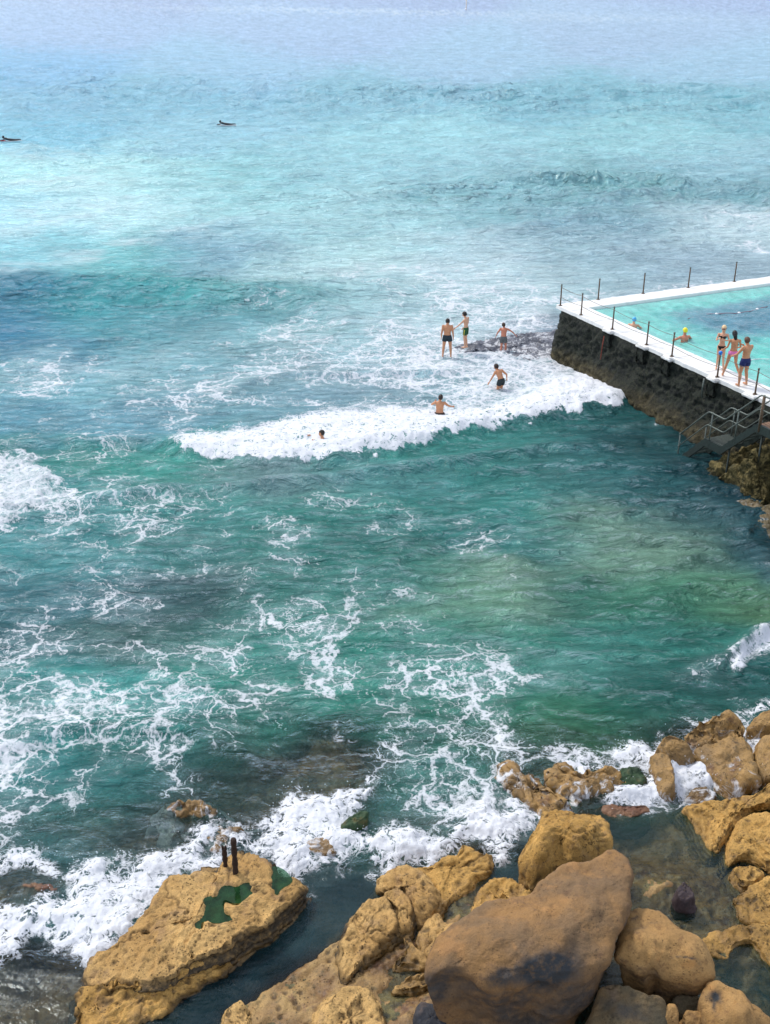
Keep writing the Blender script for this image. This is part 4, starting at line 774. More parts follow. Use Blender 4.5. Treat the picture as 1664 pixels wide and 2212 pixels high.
rock('wet_rock', 'yellow-brown ridge of rock nearest the white surf behind the square block', 'rock',
     O(a5, [(225, 750, .1), (280, 715, .22), (400, 775, .25), (490, 830, .3), (545, 895, .25), (540, 955, .1), (450, 975, .05), (360, 920, .08), (290, 870, .02), (200, 810, .0)]), M['wetrock'], rh=.10, a1_=.16, a2_=.09, pit=.02, zbot=-.9, batter=.45, edge=.14, group=G_W)
M['weedrock'] = rock_mat('weedy_green_rock', srgb(48, 74, 44), srgb(34, 56, 36), srgb(24, 40, 28), wet=.3, rough=.6, patch=srgb(120, 100, 50), patchf=.5)
rock('wet_rock', 'dark green weed-covered rock in the middle of the surf', 'rock',
     O(a5, [(830, 790, .1), (860, 742, .18), (920, 722, .22), (985, 748, .2), (1015, 795, .12), (960, 835, .05), (880, 838, .05)]), M['weedrock'], rh=.10, a1_=.07, a2_=.05, zbot=-.9, group=G_W)
rock('wet_rock', 'tan rock cut by the right edge beyond the tallest surf rock', 'rock',
     O(a5, [(1550, 515, .35), (1595, 455, .5), (1664, 420, .6), (1850, 360, .7), (1850, 520, .5), (1664, 525, .4)]), M['wetrock'], rh=.14, a1_=.06, zbot=-.9, group=G_W)
rock('wet_rock', 'brown leaning rock at the right edge under the surf', 'rock',
     O(a5, [(1570, 650, .35), (1600, 575, .4), (1700, 560, .5), (1850, 560, .5), (1850, 760, .3), (1664, 795, .15), (1625, 805, .12), (1585, 740, .25)]), M['wetrock'], rh=.14, a1_=.07, zbot=-.9, group=G_W)
M['redrock'] = rock_mat('reddish_wet_rock', srgb(128, 94, 66), srgb(108, 70, 54), srgb(80, 54, 44), wet=.1, rough=.5)
rock('wet_rock', 'low reddish rock awash below the foam in the calm shallows', 'rock',
     O(a5, [(735, 945, -.02), (800, 925, .03), (930, 930, .05), (1010, 925, .04), (1020, 965, .0), (900, 1005, -.05), (790, 985, -.05)]), M['redrock'], rh=.07, a1_=.06, a2_=.04, zbot=-.7, group=G_W)
rock('wet_rock', 'small ochre ledge above the tip of the wedge-shaped slab', 'rock',
     O(a5, [(1210, 895, .02), (1255, 845, .08), (1330, 838, .1), (1385, 870, .06), (1340, 910, .0), (1260, 920, -.02)]), M['wetrock'], rh=.08, a1_=.05, a2_=.04, zbot=-.7, group=G_W)
G_O = 'rocks breaking the water at the left of the bay'
rock('wet_rock', 'round golden rock awash behind the slab with the iron posts', 'rock',
     O(a1, [(1060, 310, .08), (1090, 268, .14), (1180, 255, .2), (1300, 268, .2), (1368, 325, .12), (1350, 395, .02), (1250, 410, -.02), (1130, 385, .0)]), M['wetrock'], rh=.08, a1_=.12, a2_=.08, pit=.02, zbot=-.8, batter=.7, edge=.12, group=G_O)
rock('wet_rock', 'low pinkish tan rock awash just behind the two iron posts', 'rock',
     O(a1, [(1300, 560, .06), (1320, 450, .1), (1400, 402, .14), (1540, 420, .14), (1600, 470, .08), (1500, 510, .04), (1420, 590, .02), (1340, 610, .0)]), M['wetrock'], rh=.06, a1_=.11, a2_=.07, zbot=-.8, batter=.7, edge=.12, group=G_O)
rock('wet_rock', 'flat reddish brown rock awash in the surf near the left edge', 'rock',
     O(a1, [(20, 905, .02), (100, 825, .06), (200, 785, .1), (300, 782, .1), (352, 842, .04), (300, 905, -.02), (150, 940, -.04), (50, 940, -.03)]), M['redrock'], rh=.06, a1_=.11, a2_=.07, zbot=-.8, batter=.7, edge=.12, group=G_O)
rock('wet_rock', 'tan rock showing through the centre of the white surf', 'rock',
     O(a2, [(530, 560, .10), (590, 505, .17), (690, 495, .19), (735, 585, .15), (640, 600, .10)]), M['wetrock'], rh=.06, a1_=.05, a2_=.04, zbot=-.6, group=G_O)
rock('wet_rock', 'slim green weedy rock poking from the foam right of centre', 'rock',
     O(a2, [(775, 410, .22), (840, 350, .28), (930, 318, .32), (955, 345, .3), (890, 400, .26), (800, 430, .2)]), M['weedrock'], rh=.06, a1_=.05, a2_=.04, zbot=-.6, group=G_O)
rock('reef_rock', 'low blue-grey mussel-covered reef where bathers stand off the pool corner', 'reef',
     O(z2, [(290, 765, -.01), (330, 690, .05), (500, 625, .12), (650, 590, .2), (800, 560, .22), (950, 530, .2), (1100, 505, .18), (1300, 475, .15), (1640, 440, .2), (1900, 430, .2), (1900, 800, .1), (1640, 790, .06), (1400, 800, .04), (1200, 780, .02), (1050, 720, .0), (900, 690, .06), (700, 700, .1), (600, 700, .05), (480, 720, .0)]),
     M['mussel'], rh=.04, rw=.3, a1_=.06, a2_=.06, a3_=.03, zbot=-1.2, res=.055, batter=.5, edge=.15, center=P(*z2(1250, 640), .1)[:2])
rock('cliff_rock', 'weedy brown-green rock mass under the steel stairs at the right edge', 'rock',
     O(z4, [(745, 1130, .1), (780, 1035, .35), (860, 975, .5), (950, 930, .65), (1080, 890, .85), (1200, 850, 1.0), (1350, 760, 1.2), (1430, 715, 1.3), (1664, 665, 1.5), (2500, 450, 2.2), (2500, 2100, 1.2), (1664, 1720, .0), (1450, 1610, .0), (1290, 1560, .0), (1190, 1470, .02), (1060, 1350, .0), (880, 1280, .0), (770, 1210, .0)]),
     M['cliff'], O(z4, [(1100, 1000, .95), (1400, 900, 1.5), (1600, 1150, 1.45), (1500, 1380, .8), (1000, 1120, .55), (1250, 1250, .75), (2000, 1200, 2.2)]), rh=.12, a1_=.14, a2_=.12, a3_=.05, zbot=-1.2, res=.045, edge=.10, center=P(*z4(1500, 1150), 1.0)[:2])
rock('cliff_rock', 'low brown rock apron awash in front of the weedy rock under the stairs', 'rock',
     O(z4, [(1040, 1660, .08), (1140, 1590, .16), (1250, 1545, .25), (1400, 1540, .35), (1664, 1640, .4), (2300, 1900, .5), (2300, 2500, .3), (1664, 2080, .1), (1500, 1960, .1), (1380, 1850, .1), (1150, 1770, .06)]),
     M['apron'], rh=.06, a1_=.07, a2_=.07, a3_=.03, zbot=-1.2, res=.045, edge=.12, batter=.4, center=P(*z4(1560, 1760), .1)[:2])

# two iron posts on the slab
def px_height(base, zb, topy):
    b = P(*base, zb); best = min(np.linspace(.05, 4, 2000), key=lambda H: abs(float(pr(np.array([b[0], b[1], zb + H]))[1]) - topy)); return b, float(best)
zi = Zm(480, 1900, 13.82)
for (bp, tp, rad, lab, fork) in ((zi(510, 1150), zi(460, 520), .048, 'shorter fork-topped rusty iron post on the tan slab', True), (zi(835, 1440), zi(760, 310), .052, 'taller rusty iron post on the tan slab', False)):
    b, H = px_height(bp, .60, tp[1]); tpw = P(tp[0], tp[1], .60 + H)
    root = bmesh.new(); n_ = 12; pts = []; rads = []
    for k in range(n_ + 1):
        f = k / n_; pts.append((b[0] + (tpw[0] - b[0]) * f, b[1] - .0 * f, .44 + (H + .16) * f)); rads.append(rad * (.75 + .25 * min(1, f * 3)) * (1 + .16 * math.sin(k * 2.1 + rad * 50)) * random.uniform(.88, 1.12))
    if fork:
        pts[-1] = (pts[-1][0], pts[-1][1], pts[-1][2] - .06)
        for s in (-1, 1): tube(root, [(pts[-2][0] + s * .028, b[1], pts[-2][2] - .05), (pts[-1][0] + s * .034, b[1], pts[-1][2] + .06)], [.022, .016], 8)
    tube(root, pts, rads, 10)
    o = link('iron_post', bm_mesh('iron_post', root), M['iron']); tag(o, lab, 'post', 'iron posts on the tan slab')

# ------------------------------------------------------------------ ocean pool: seawall, deck, posts, cables, water
PC = P(*z1(225, 407), 2.5); PA = P(*z1(1600, 1035), 2.5)
wv = (PA - PC); wv[2] = 0; wv /= np.linalg.norm(wv); ev = np.array([-wv[1], wv[0], 0.0])
def L(s, e, z=0.0): return Vector((float(PC[0] + wv[0] * s + ev[0] * e), float(PC[1] + wv[1] * s + ev[1] * e), float(z)))
def Ls(p): d = np.asarray(p, float) - PC; return float(d @ wv), float(d @ ev)
WV, EV, UP = Vector(wv), Vector(ev), Vector((0, 0, 1))
wall = empty('pool_wall', L(0, 0, 0)); tag(wall, 'thick dark weed-covered seawall with a white walkway on top enclosing the ocean pool', 'seawall')
def child(o, par):
    o.parent = par; o.matrix_parent_inverse = Matrix.Translation(-par.location) if par.rotation_euler.z == 0 else par.matrix_basis.inverted()
    return o
# weathered outer face swept round the corner
path = [(0.0, e) for e in np.arange(30, .55, -.12)]
for k in range(10):
    a = math.pi / 2 * k / 9; path.append((.55 - .55 * math.cos(a), .55 - .55 * math.sin(a)))
path += [(s, 0.0) for s in np.arange(.6, 30, .055)]
path = np.array(path); path[:, 0] -= -.03; path[:, 1] += .03
tang = np.gradient(path, axis=0); tang /= np.linalg.norm(tang, axis=1)[:, None]; nrm = np.stack([-tang[:, 1], tang[:, 0]], 1)
if (nrm[-1] @ np.array([0, -1])) < 0: nrm = -nrm
prof_z = np.array([2.34, 2.28, 2.1, 1.7, 1.3, 1.0, .8, .6, .3, 0, -.4, -1.5]); prof_o = np.array([-.06, .02, .06, .12, .2, .32, .5, .72, .86, .95, 1.1, 1.4])
zz = np.linspace(2.34, -1.5, 70); oo = np.interp(zz, prof_z[::-1], prof_o[::-1])
sA = np.cumsum(np.r_[0, np.linalg.norm(np.diff(path, axis=0), axis=1)])
S_, Z_ = np.meshgrid(sA, zz); off = np.broadcast_to(oo[:, None], S_.shape).copy()
s0_ = np.argmin(np.abs(path[:, 0]) + np.abs(path[:, 1])); flr = np.interp(sA - sA[s0_], [-3, 0, 2, 6, 9], [.45, .30, .38, .75, .85]); off = off * flr[None] + (1 - flr[None]) * np.minimum(off, .1)
off *= (1 + .35 * fbm2(S_ * .35, Z_ * .3, 401, 3) * 2 * sstep(2.2, .6, Z_))
q = np.stack([S_, Z_ * 1.4, S_ * 0], -1)
off += (.26 * fbm3(q * .9, 402, 4) + .20 * fbm3(q * 3.2, 403, 4) + .05 * fbm3(q * 11, 404, 2)) * sstep(2.36, 2.1, Z_)
lp = path[None] + nrm[None] * off[..., None]
G = np.stack([PC[0] + wv[0] * lp[..., 0] + ev[0] * lp[..., 1], PC[1] + wv[1] * lp[..., 0] + ev[1] * lp[..., 1], Z_ + .04 * fbm3(q * 4, 405, 2)], -1)
me = grid_mesh('wall_face', G); o = link('wall_face', me, M['wall']); child(o, wall); o['label'] = 'dark weedy wall face with a brown mussel skirt at the waterline'
# core closing the wall behind the face (deck slab, white)
DW, DF = 1.07, .97
bm = bmesh.new()
ns = 220
def strip(bm, f_out, f_in, ztop, zbot, n):
    ro = []
    for k in range(n + 1):
        a, b = f_out(k / n), f_in(k / n)
        ro.append([bm.verts.new(Vector((a.x, a.y, zbot))), bm.verts.new(Vector((a.x, a.y, ztop - .02))), bm.verts.new(Vector((a.x, a.y, ztop)) + (b - a).normalized() * .02), bm.verts.new(Vector((b.x, b.y, ztop)) - (b - a).normalized() * .02), bm.verts.new(Vector((b.x, b.y, ztop - .02))), bm.verts.new(Vector((b.x, b.y, zbot)))])
    for r1_, r2_ in zip(ro, ro[1:]):
        for k in range(6): bm.faces.new((r1_[k], r1_[(k + 1) % 6], r2_[(k + 1) % 6], r2_[k]))
    bm.faces.new(ro[0]); bm.faces.new(ro[-1][::-1])
def jit(s, a=.03, f=1.7): return a * float(fbm2(np.array([s * f]), np.array([3.3]), 77, 3)[0]) * 2
strip(bm, lambda f: L(-.06 + 30 * f, 0 + jit(30 * f), 0), lambda f: L(-.06 + 30 * f, DW, 0), 2.5, 2.33, 300)
o = link('walkway', bm_mesh('walkway', bm), M['white'], smooth=False); child(o, wall)
bm = bmesh.new()
strip(bm, lambda f: L(-.06 + jit(f * 30 + 9, .05), DW + .003 + 29 * f, 0), lambda f: L(DF, DW + .003 + 29 * f, 0), 2.498, 2.33, 240)
o = link('walkway', bm_mesh('walkway', bm), M['white'], smooth=False); child(o, wall)
# raised joint lines across the walkway
bm = bmesh.new()
for s in np.arange(1.1, 29, 1.83): boxv(bm, L(s, .04, 2.5025), WV * .02, EV * (DW - .06), UP * .003)
o = link('joint_lines', bm_mesh('joint_lines', bm), simple('grout', (.42, .42, .4), .8), smooth=False); child(o, wall)
# pool lining under water
bm = bmesh.new(); boxv(bm, L(.2, DW - .1, 1.0), WV * 29.8, EV * .098, UP * 1.36); boxv(bm, L(DF - .1, DW + .001, 1.0), WV * .098, EV * 29, UP * 1.36)
o = link('pool_lining', bm_mesh('pool_lining', bm), M['white'], smooth=False); child(o, wall)
post_px = [((228, 415), 0), ((358, 480), 0), ((580, 575), 0), ((813, 680), 0), ((987, 757), 0), ((1275, 900), 1), ((1565, 1010), 0)]
psl = []
G_P = 'metal posts holding the cables along the walkway'
plab = ['corner post at the far left tip of the pool wall holding both cables', 'stained post nearest the corner post with weed hanging below it', 'cable post left of the blue-capped swimmer in the pool', 'cable post between the blue-capped and yellow-capped swimmers', 'cable post just left of the yellow-capped swimmer', 'rusty cable post with a bright blue cap beside the sunbather in the black bikini', 'cable post right of the man in navy shorts above the stairs']
def post(s, e, lab, grp, h=.92, blue=False, mat='rust', z=2.5):
    r_ = empty('railing_post', L(s, e, z)); tag(r_, lab, 'post', grp)
    bm = bmesh.new(); tube(bm, [(0, 0, -.05), (0, 0, h * .45), (0, 0, h)], [.034, .031, .030], 10); p_ = link('pole', bm_mesh('pole', bm), M[mat], r_)
    bm = bmesh.new(); ball(bm, (0, 0, h + .02), (.075, .075, .07) if blue else (.045, .045, .04), 12)
    if blue: tube(bm, [(0, 0, h - .07), (0, 0, h)], [.05, .06], 10)
    c_ = link('cap', bm_mesh('cap', bm), M['blue' if blue else 'steel'], r_)
    if blue: c_['label'] = 'bright blue plastic cap'
    bm = bmesh.new(); tube(bm, [(0, 0, .0), (0, 0, .02)], [.085, .08], 12); link('base_plate', bm_mesh('base_plate', bm), M['rust'], r_)
    return r_
for i, ((a, b), bl) in enumerate(post_px):
    s, e = Ls(P(*z1(a, b), 2.5)); psl.append(s); post(s, .07, plab[i], G_P, blue=bool(bl))
psl.append(psl[-1] + 3.0); post(psl[-1], .07, 'cable post by the top landing of the steel stairs', G_P)
for s in psl[2:]:            # concrete lips carrying the posts
    bm = bmesh.new(); w_ = random.uniform(.5, .75); boxv(bm, L(s - w_ * .6, -.20, 2.36), WV * w_, EV * .3, UP * .125, .03)
    bmesh.ops.subdivide_edges(bm, edges=bm.edges, cuts=2, use_grid_fill=True)
    for v in bm.verts: v.co += Vector([random.uniform(-.012, .012) for _ in range(3)])
    o = link('post_ledge', bm_mesh('post_ledge', bm), M['white']); child(o, wall)
    bm = bmesh.new(); boxv(bm, L(s - w_ * .5, -.15, 1.75), WV * w_ * .8, EV * .3, UP * .605, .04)
    bmesh.ops.subdivide_edges(bm, edges=bm.edges, cuts=3, use_grid_fill=True)
    for v in bm.verts: v.co += Vector([random.uniform(-.05, .05) for _ in range(3)])
    o = link('corbel', bm_mesh('corbel', bm), M['wall']); child(o, wall)
# far wall posts
G_F = 'plain posts on the seaward side of the pool'
flab = ['leftmost plain post on the seaward pool wall', 'second plain post from the left on the seaward pool wall', 'third plain post from the left on the seaward pool wall', 'rightmost plain post on the seaward pool wall']
for i, q_ in enumerate(((495, 368), (810, 333), (1102, 288), (1415, 248))):
    s, e = Ls(P(*z1(*q_), 2.5)); post(.02, e, flab[i], G_F)
# cables
for hh, nm in ((.86, 'thin upper cable sagging between the walkway posts'), (.42, 'thin lower cable sagging between the walkway posts')):
    bm = bmesh.new(); pts = []
    for a, b in zip(psl, psl[1:]):
        for k in range(10):
            f = k / 10; pts.append(L(a + (b - a) * f, .07 - .05, 2.5 + hh - .10 * (b - a) / 2 * 4 * f * (1 - f) * .5))
    tube(bm, pts, .011, 6); o = link('cable', bm_mesh('cable', bm), M['cable']); tag(o, nm, 'cable', 'cables along the pool walkway')
# pool water
sv = np.arange(DF, 30, .06); evs = np.concatenate([np.arange(DW, 14, .06), np.arange(14, 30, .3)])
SG, EG = np.meshgrid(sv, evs)
XG = PC[0] + wv[0] * SG + ev[0] * EG; YG = PC[1] + wv[1] * SG + ev[1] * EG
zg = 2.34 + .07 * noise2(SG * .9 + .2 * EG, EG * .8, 501) + .05 * (1 - 2 * np.abs(noise2(SG * 1.7 + 4, EG * 1.3, 502))) + .016 * noise2(SG * 5, EG * 3.4, 503)
edge = np.minimum(SG - DF, EG - DW); zg = 2.36 + (zg - 2.36) * sstep(-.1, .8, edge)
me = grid_mesh('pool_water', np.stack([XG, YG, zg], -1)[::-1])
shal = np.exp(-np.clip(edge, 0, 9) / 1.6)
nn = fbm2(SG * .22, EG * .22, 511, 4)
dkp = sstep(2.4, 5.0, EG + 1.4 * nn) * sstep(1.9, 2.9, SG + .4 * nn) * sstep(8.5, 5.4, SG + 1.6 * nn)
pc = srgb_a([92, 184, 172])[None, None] * (1 - dkp[..., None]) + srgb_a([76, 122, 140])[None, None] * dkp[..., None]
pc = pc * (1 - .75 * shal[..., None]) + srgb_a([146, 204, 196])[None, None] * .75 * shal[..., None]
cattr(me, 'body', np.clip(pc * np.exp(.35 * fbm2(SG * 1.1, EG * 1.8, 512, 3))[..., None], 0, 1)[::-1])
t = NT('pool_water'); p = t.pos(); nz = t.noise(t.n('Mapping', {'Vector': p, 'Scale': (.8, 1.3, 1)}).outputs[0], 2.2, 5, .6)
b = t.n('Bump', {'Height': nz, 'Strength': .8, 'Distance': .16})
k = t.n('BsdfDiffuse', {'Color': t.attr('body', True), 'Normal': b})
M['pool'] = t.fin(t.n('MixShader', {0: t.n('Fresnel', {'IOR': 1.33, 'Normal': b}), 1: k, 2: t.n('BsdfGlossy', {'Roughness': .1, 'Normal': b, 'Color': (.9, .95, 1, 1)})}))
tag(link('pool_water', me, M['pool']), 'clear aqua water filling the ocean pool', 'water', kind='structure')
# lane rope
def rope(pts, lab, colr, floats, name='lane_rope'):
    r_ = empty(name, V(pts[0])); tag(r_, lab, 'rope')
    bm = bmesh.new(); tube(bm, [V(p_) for p_ in pts], .018, 6); child(link('cord', bm_mesh('cord', bm), colr), r_)
    for f in floats:
        i = int(f * (len(pts) - 1)); bm = bmesh.new(); ball(bm, V(pts[i]), (.075, .075, .05), 10); child(link('float', bm_mesh('float', bm), M['white_plastic']), r_)
M['pinkrope'] = simple('faded_red_rope', srgb(150, 120, 130), .7)
A_, B_ = P(*z3(330, 215), 2.38), P(*z3(1640, 25), 2.38)
rope([A_ + (B_ - A_) * f + np.array([0, .22 * math.sin(f * 7), .012 * math.sin(f * 30)]) for f in np.linspace(0, 1, 60)], 'faded red lane rope with white floats across the darker part of the pool', M['pinkrope'], (.12, .36, .62, .86))
A_, B_ = P(*z3(1330, 895), 2.40), P(*z3(1800, 845), 2.40)
rope([A_ + (B_ - A_) * f + np.array([0, .08 * math.sin(f * 6), 0]) for f in np.linspace(0, 1, 30)], 'short pale rope lying on the pool water behind the man in navy shorts', M['white_plastic'], (), 'floating_rope')

# ------------------------------------------------------------------ steel stairs down to the water
st = empty('stairs', L(11.3, -2.0, 0)); tag(st, 'galvanised steel stairs with landing and handrails going down into the water beside the wall', 'stairs')
prof = [(11.0, -.8), (13.02, 1.2), (13.87, 1.2), (15.37, 2.6), (20.0, 2.6)]
E0, E1 = -2.02, -1.05
def zprof(s): return float(np.interp(s, [a for a, _ in prof], [b_ for _, b_ in prof]))
for e_, nm in ((E0, 'near'), (E1, 'far')):
    bm = bmesh.new(); dpt = .30
    for (s0, za), (s1, zb) in zip(prof, prof[1:]):
        for (ea, eb, ta, tb) in ((e_, e_ + .035, 0, dpt), (e_ + .036, e_ + .09, 0, .03), (e_ + .036, e_ + .09, dpt - .03, dpt)):
            vs = [bm.verts.new(L(s_, e2, z_)) for s_, z_ in ((s0, za - ta), (s1, zb - ta), (s1, zb - tb), (s0, za - tb)) for e2 in (ea, eb)]
            for f_ in ((0, 2, 4, 6), (7, 5, 3, 1), (0, 1, 3, 2), (2, 3, 5, 4), (4, 5, 7, 6), (6, 7, 1, 0)): bm.faces.new([vs[i] for i in f_])
    bmesh.ops.recalc_face_normals(bm, faces=bm.faces)
    child(link('stringer', bm_mesh('stringer', bm), M['green_steel'], smooth=False), st)
def grating(s0, s1, z, name):
    bm = bmesh.new()
    for e2 in np.linspace(E0 + .1, E1 - .03, 15): boxv(bm, L(s0, e2, z - .03), WV * (s1 - s0), EV * .022, UP * .03)
    for s_ in np.linspace(s0, s1 - .02, max(2, int((s1 - s0) / .3))): boxv(bm, L(s_, E0 + .095, z - .045), WV * .02, EV * (E1 - E0 - .1), UP * .014)
    child(link(name, bm_mesh(name, bm), M['steel'] if name != 'tread' else M['green_steel'], smooth=False), st)
grating(13.04, 13.86, 1.2, 'landing')
bm = bmesh.new()
for e2 in np.linspace(E0 + .1, -.1, 14): boxv(bm, L(15.40, e2, 2.565), WV * 4.6, EV * .115, UP * .03)
o = link('upper_platform', bm_mesh('upper_platform', bm), simple('brown_planks', srgb(120, 92, 70), .7, .3, 9), smooth=False); child(o, st)
for s_ in np.arange(11.35, 12.95, .27): grating(s_, s_ + .22, zprof(s_ + .11), 'tread')
for s_ in np.arange(14.05, 15.35, .26): grating(s_, s_ + .22, zprof(s_ + .11), 'tread')
for e_, pst in ((E0 + .02, (11.68, 13.22, 14.45, 15.5)), (E1 + .03, (11.9, 13.22, 14.45, 15.5))):
    for hgt, nm in ((1.0, 'handrail'), (.52, 'mid_rail')):
        s0 = pst[0]; pts = [(s0, zprof(s0) + hgt)]
        for s_, z_ in prof[1:]:
            za_ = zprof(s_ - .08); zb_ = zprof(s_ + .08); pts += [(s_ - .08, za_ + hgt), (s_, (2 * z_ + za_ + zb_) / 4 + hgt), (s_ + .08, zb_ + hgt)] if s_ < 19 else [(s_, z_ + hgt)]
        bm = bmesh.new(); tube(bm, [L(s_, e_, z_) for s_, z_ in pts], .026 if hgt > .8 else .021, 10)
        for s_ in pst: ball(bm, L(s_, e_, zprof(s_) + hgt), .042, 10)
        child(link(nm, bm_mesh(nm, bm), M['steel']), st)
    for s_ in pst:
        bm = bmesh.new(); tube(bm, [L(s_, e_, zprof(s_) - (.25 if s_ > 12 else .35)), L(s_, e_, zprof(s_) + 1.0)], .025 if s_ < 15 else .05, 10)
        child(link('baluster', bm_mesh('baluster', bm), M['steel'] if s_ < 15 else M['rust']), st)
for s_, e_ in ((14.2, E0 + .1), (11.9, E0 + .05), (15.6, E0 + .1)):
    bm = bmesh.new(); tube(bm, [L(s_, e_, zprof(s_) - .25), L(s_, e_, -1.5)], .035, 8); child(link('support_leg', bm_mesh('support_leg', bm), M['green_steel']), st)
# pale hanging sheet of weathered metal on the wall by the stairs, and the short pipe under the walkway
bm = bmesh.new(); pts = [L(14.35, -.82, 2.15), L(14.3, -.90, 1.85), L(14.22, -.96, 1.6)]
tube(bm, pts, [.05, .075, .06], 6); o = link('pipe_stub', bm_mesh('pipe_stub', bm), simple('pale_metal', srgb(120, 126, 122), .6)); tag(o, 'short pale pipe stub on the wall above the stair landing', 'pipe')
s, e = Ls(P(*z3(665, 1200), 2.3)); bm = bmesh.new(); tube(bm, [L(s, -.22, 2.36), L(s, -.24, 2.0), L(s + .02, -.22, 1.62)], [.035, .03, .032], 8)
o = link('drain_pipe', bm_mesh('drain_pipe', bm), M['steel']); tag(o, 'thin grey pipe hanging under the walkway lip beside the blue-capped post', 'pipe')
s, e = Ls(P(*z1(612, 700), 1.7)); bm = bmesh.new(); tube(bm, [L(s, -.42, 2.3), L(s, -.46, 1.9), L(s, -.50, 1.3)], [.022, .02, .022], 8)
o = link('rusty_rod', bm_mesh('rusty_rod', bm), simple('red_rust', srgb(120, 52, 38), .8, .3, 20)); tag(o, 'rusty red rod hanging down the dark wall face below the walkway', 'rod')

# ------------------------------------------------------------------ people
def skin_mat(name, c):
    t = NT(name); nz = t.noise(t.pos(), 9, 4)
    return t.fin(t.princ(Base_Color=t.mix(t.ss(nz, .3, .7), tuple(v * .88 for v in c), c), Roughness=.5, Specular_IOR_Level=.4, Subsurface_Weight=.05, Subsurface_Scale=.02))
SK = {'tan': skin_mat('tanned_skin', srgb(206, 146, 108)), 'fair': skin_mat('fair_skin', srgb(222, 172, 140)), 'red': skin_mat('sun_reddened_skin', srgb(206, 134, 106))}
def cloth(name, c, rough=.8): return simple(name, c, rough, .12, 14)
def evaluated(bm, voxel, smooth_it=4):
    me = bpy.data.meshes.new('tmp'); bm.to_mesh(me); bm.free(); o = bpy.data.objects.new('tmp', me); C.objects.link(o)
    m = o.modifiers.new('r', 'REMESH'); m.mode = 'VOXEL'; m.voxel_size = voxel; m.use_smooth_shade = True
    if smooth_it: s = o.modifiers.new('s', 'SMOOTH'); s.factor = .5; s.iterations = smooth_it
    dg = bpy.context.evaluated_depsgraph_get(); out = bpy.data.meshes.new_from_object(o.evaluated_get(dg)); bpy.data.objects.remove(o); bpy.data.meshes.remove(me)
    return out
def cap(bm, a, b, ra, rb, n=12):
    a, b = Vector(a), Vector(b); tube(bm, [a, (a + b) / 2, b], [ra, (ra + rb) / 2 * 1.03, rb], n); ball(bm, a, ra, n); ball(bm, b, rb, n)
STAND = dict(head=(0, .03, 1.63), neck=(0, 0, 1.49), chest=(0, .0, 1.30), waist=(0, .01, 1.10), pelvis=(0, 0, .95), sh=((-.185, 0, 1.42), (.185, 0, 1.42)), el=((-.245, -.03, 1.13), (.245, -.03, 1.13)), wr=((-.265, .05, .88), (.265, .05, .88)),
             hip=((-.095, 0, .91), (.095, 0, .91)), kn=((-.105, .025, .49), (.105, .025, .49)), an=((-.115, -.02, .085), (.115, -.02, .085)), face=(0, 1, 0))
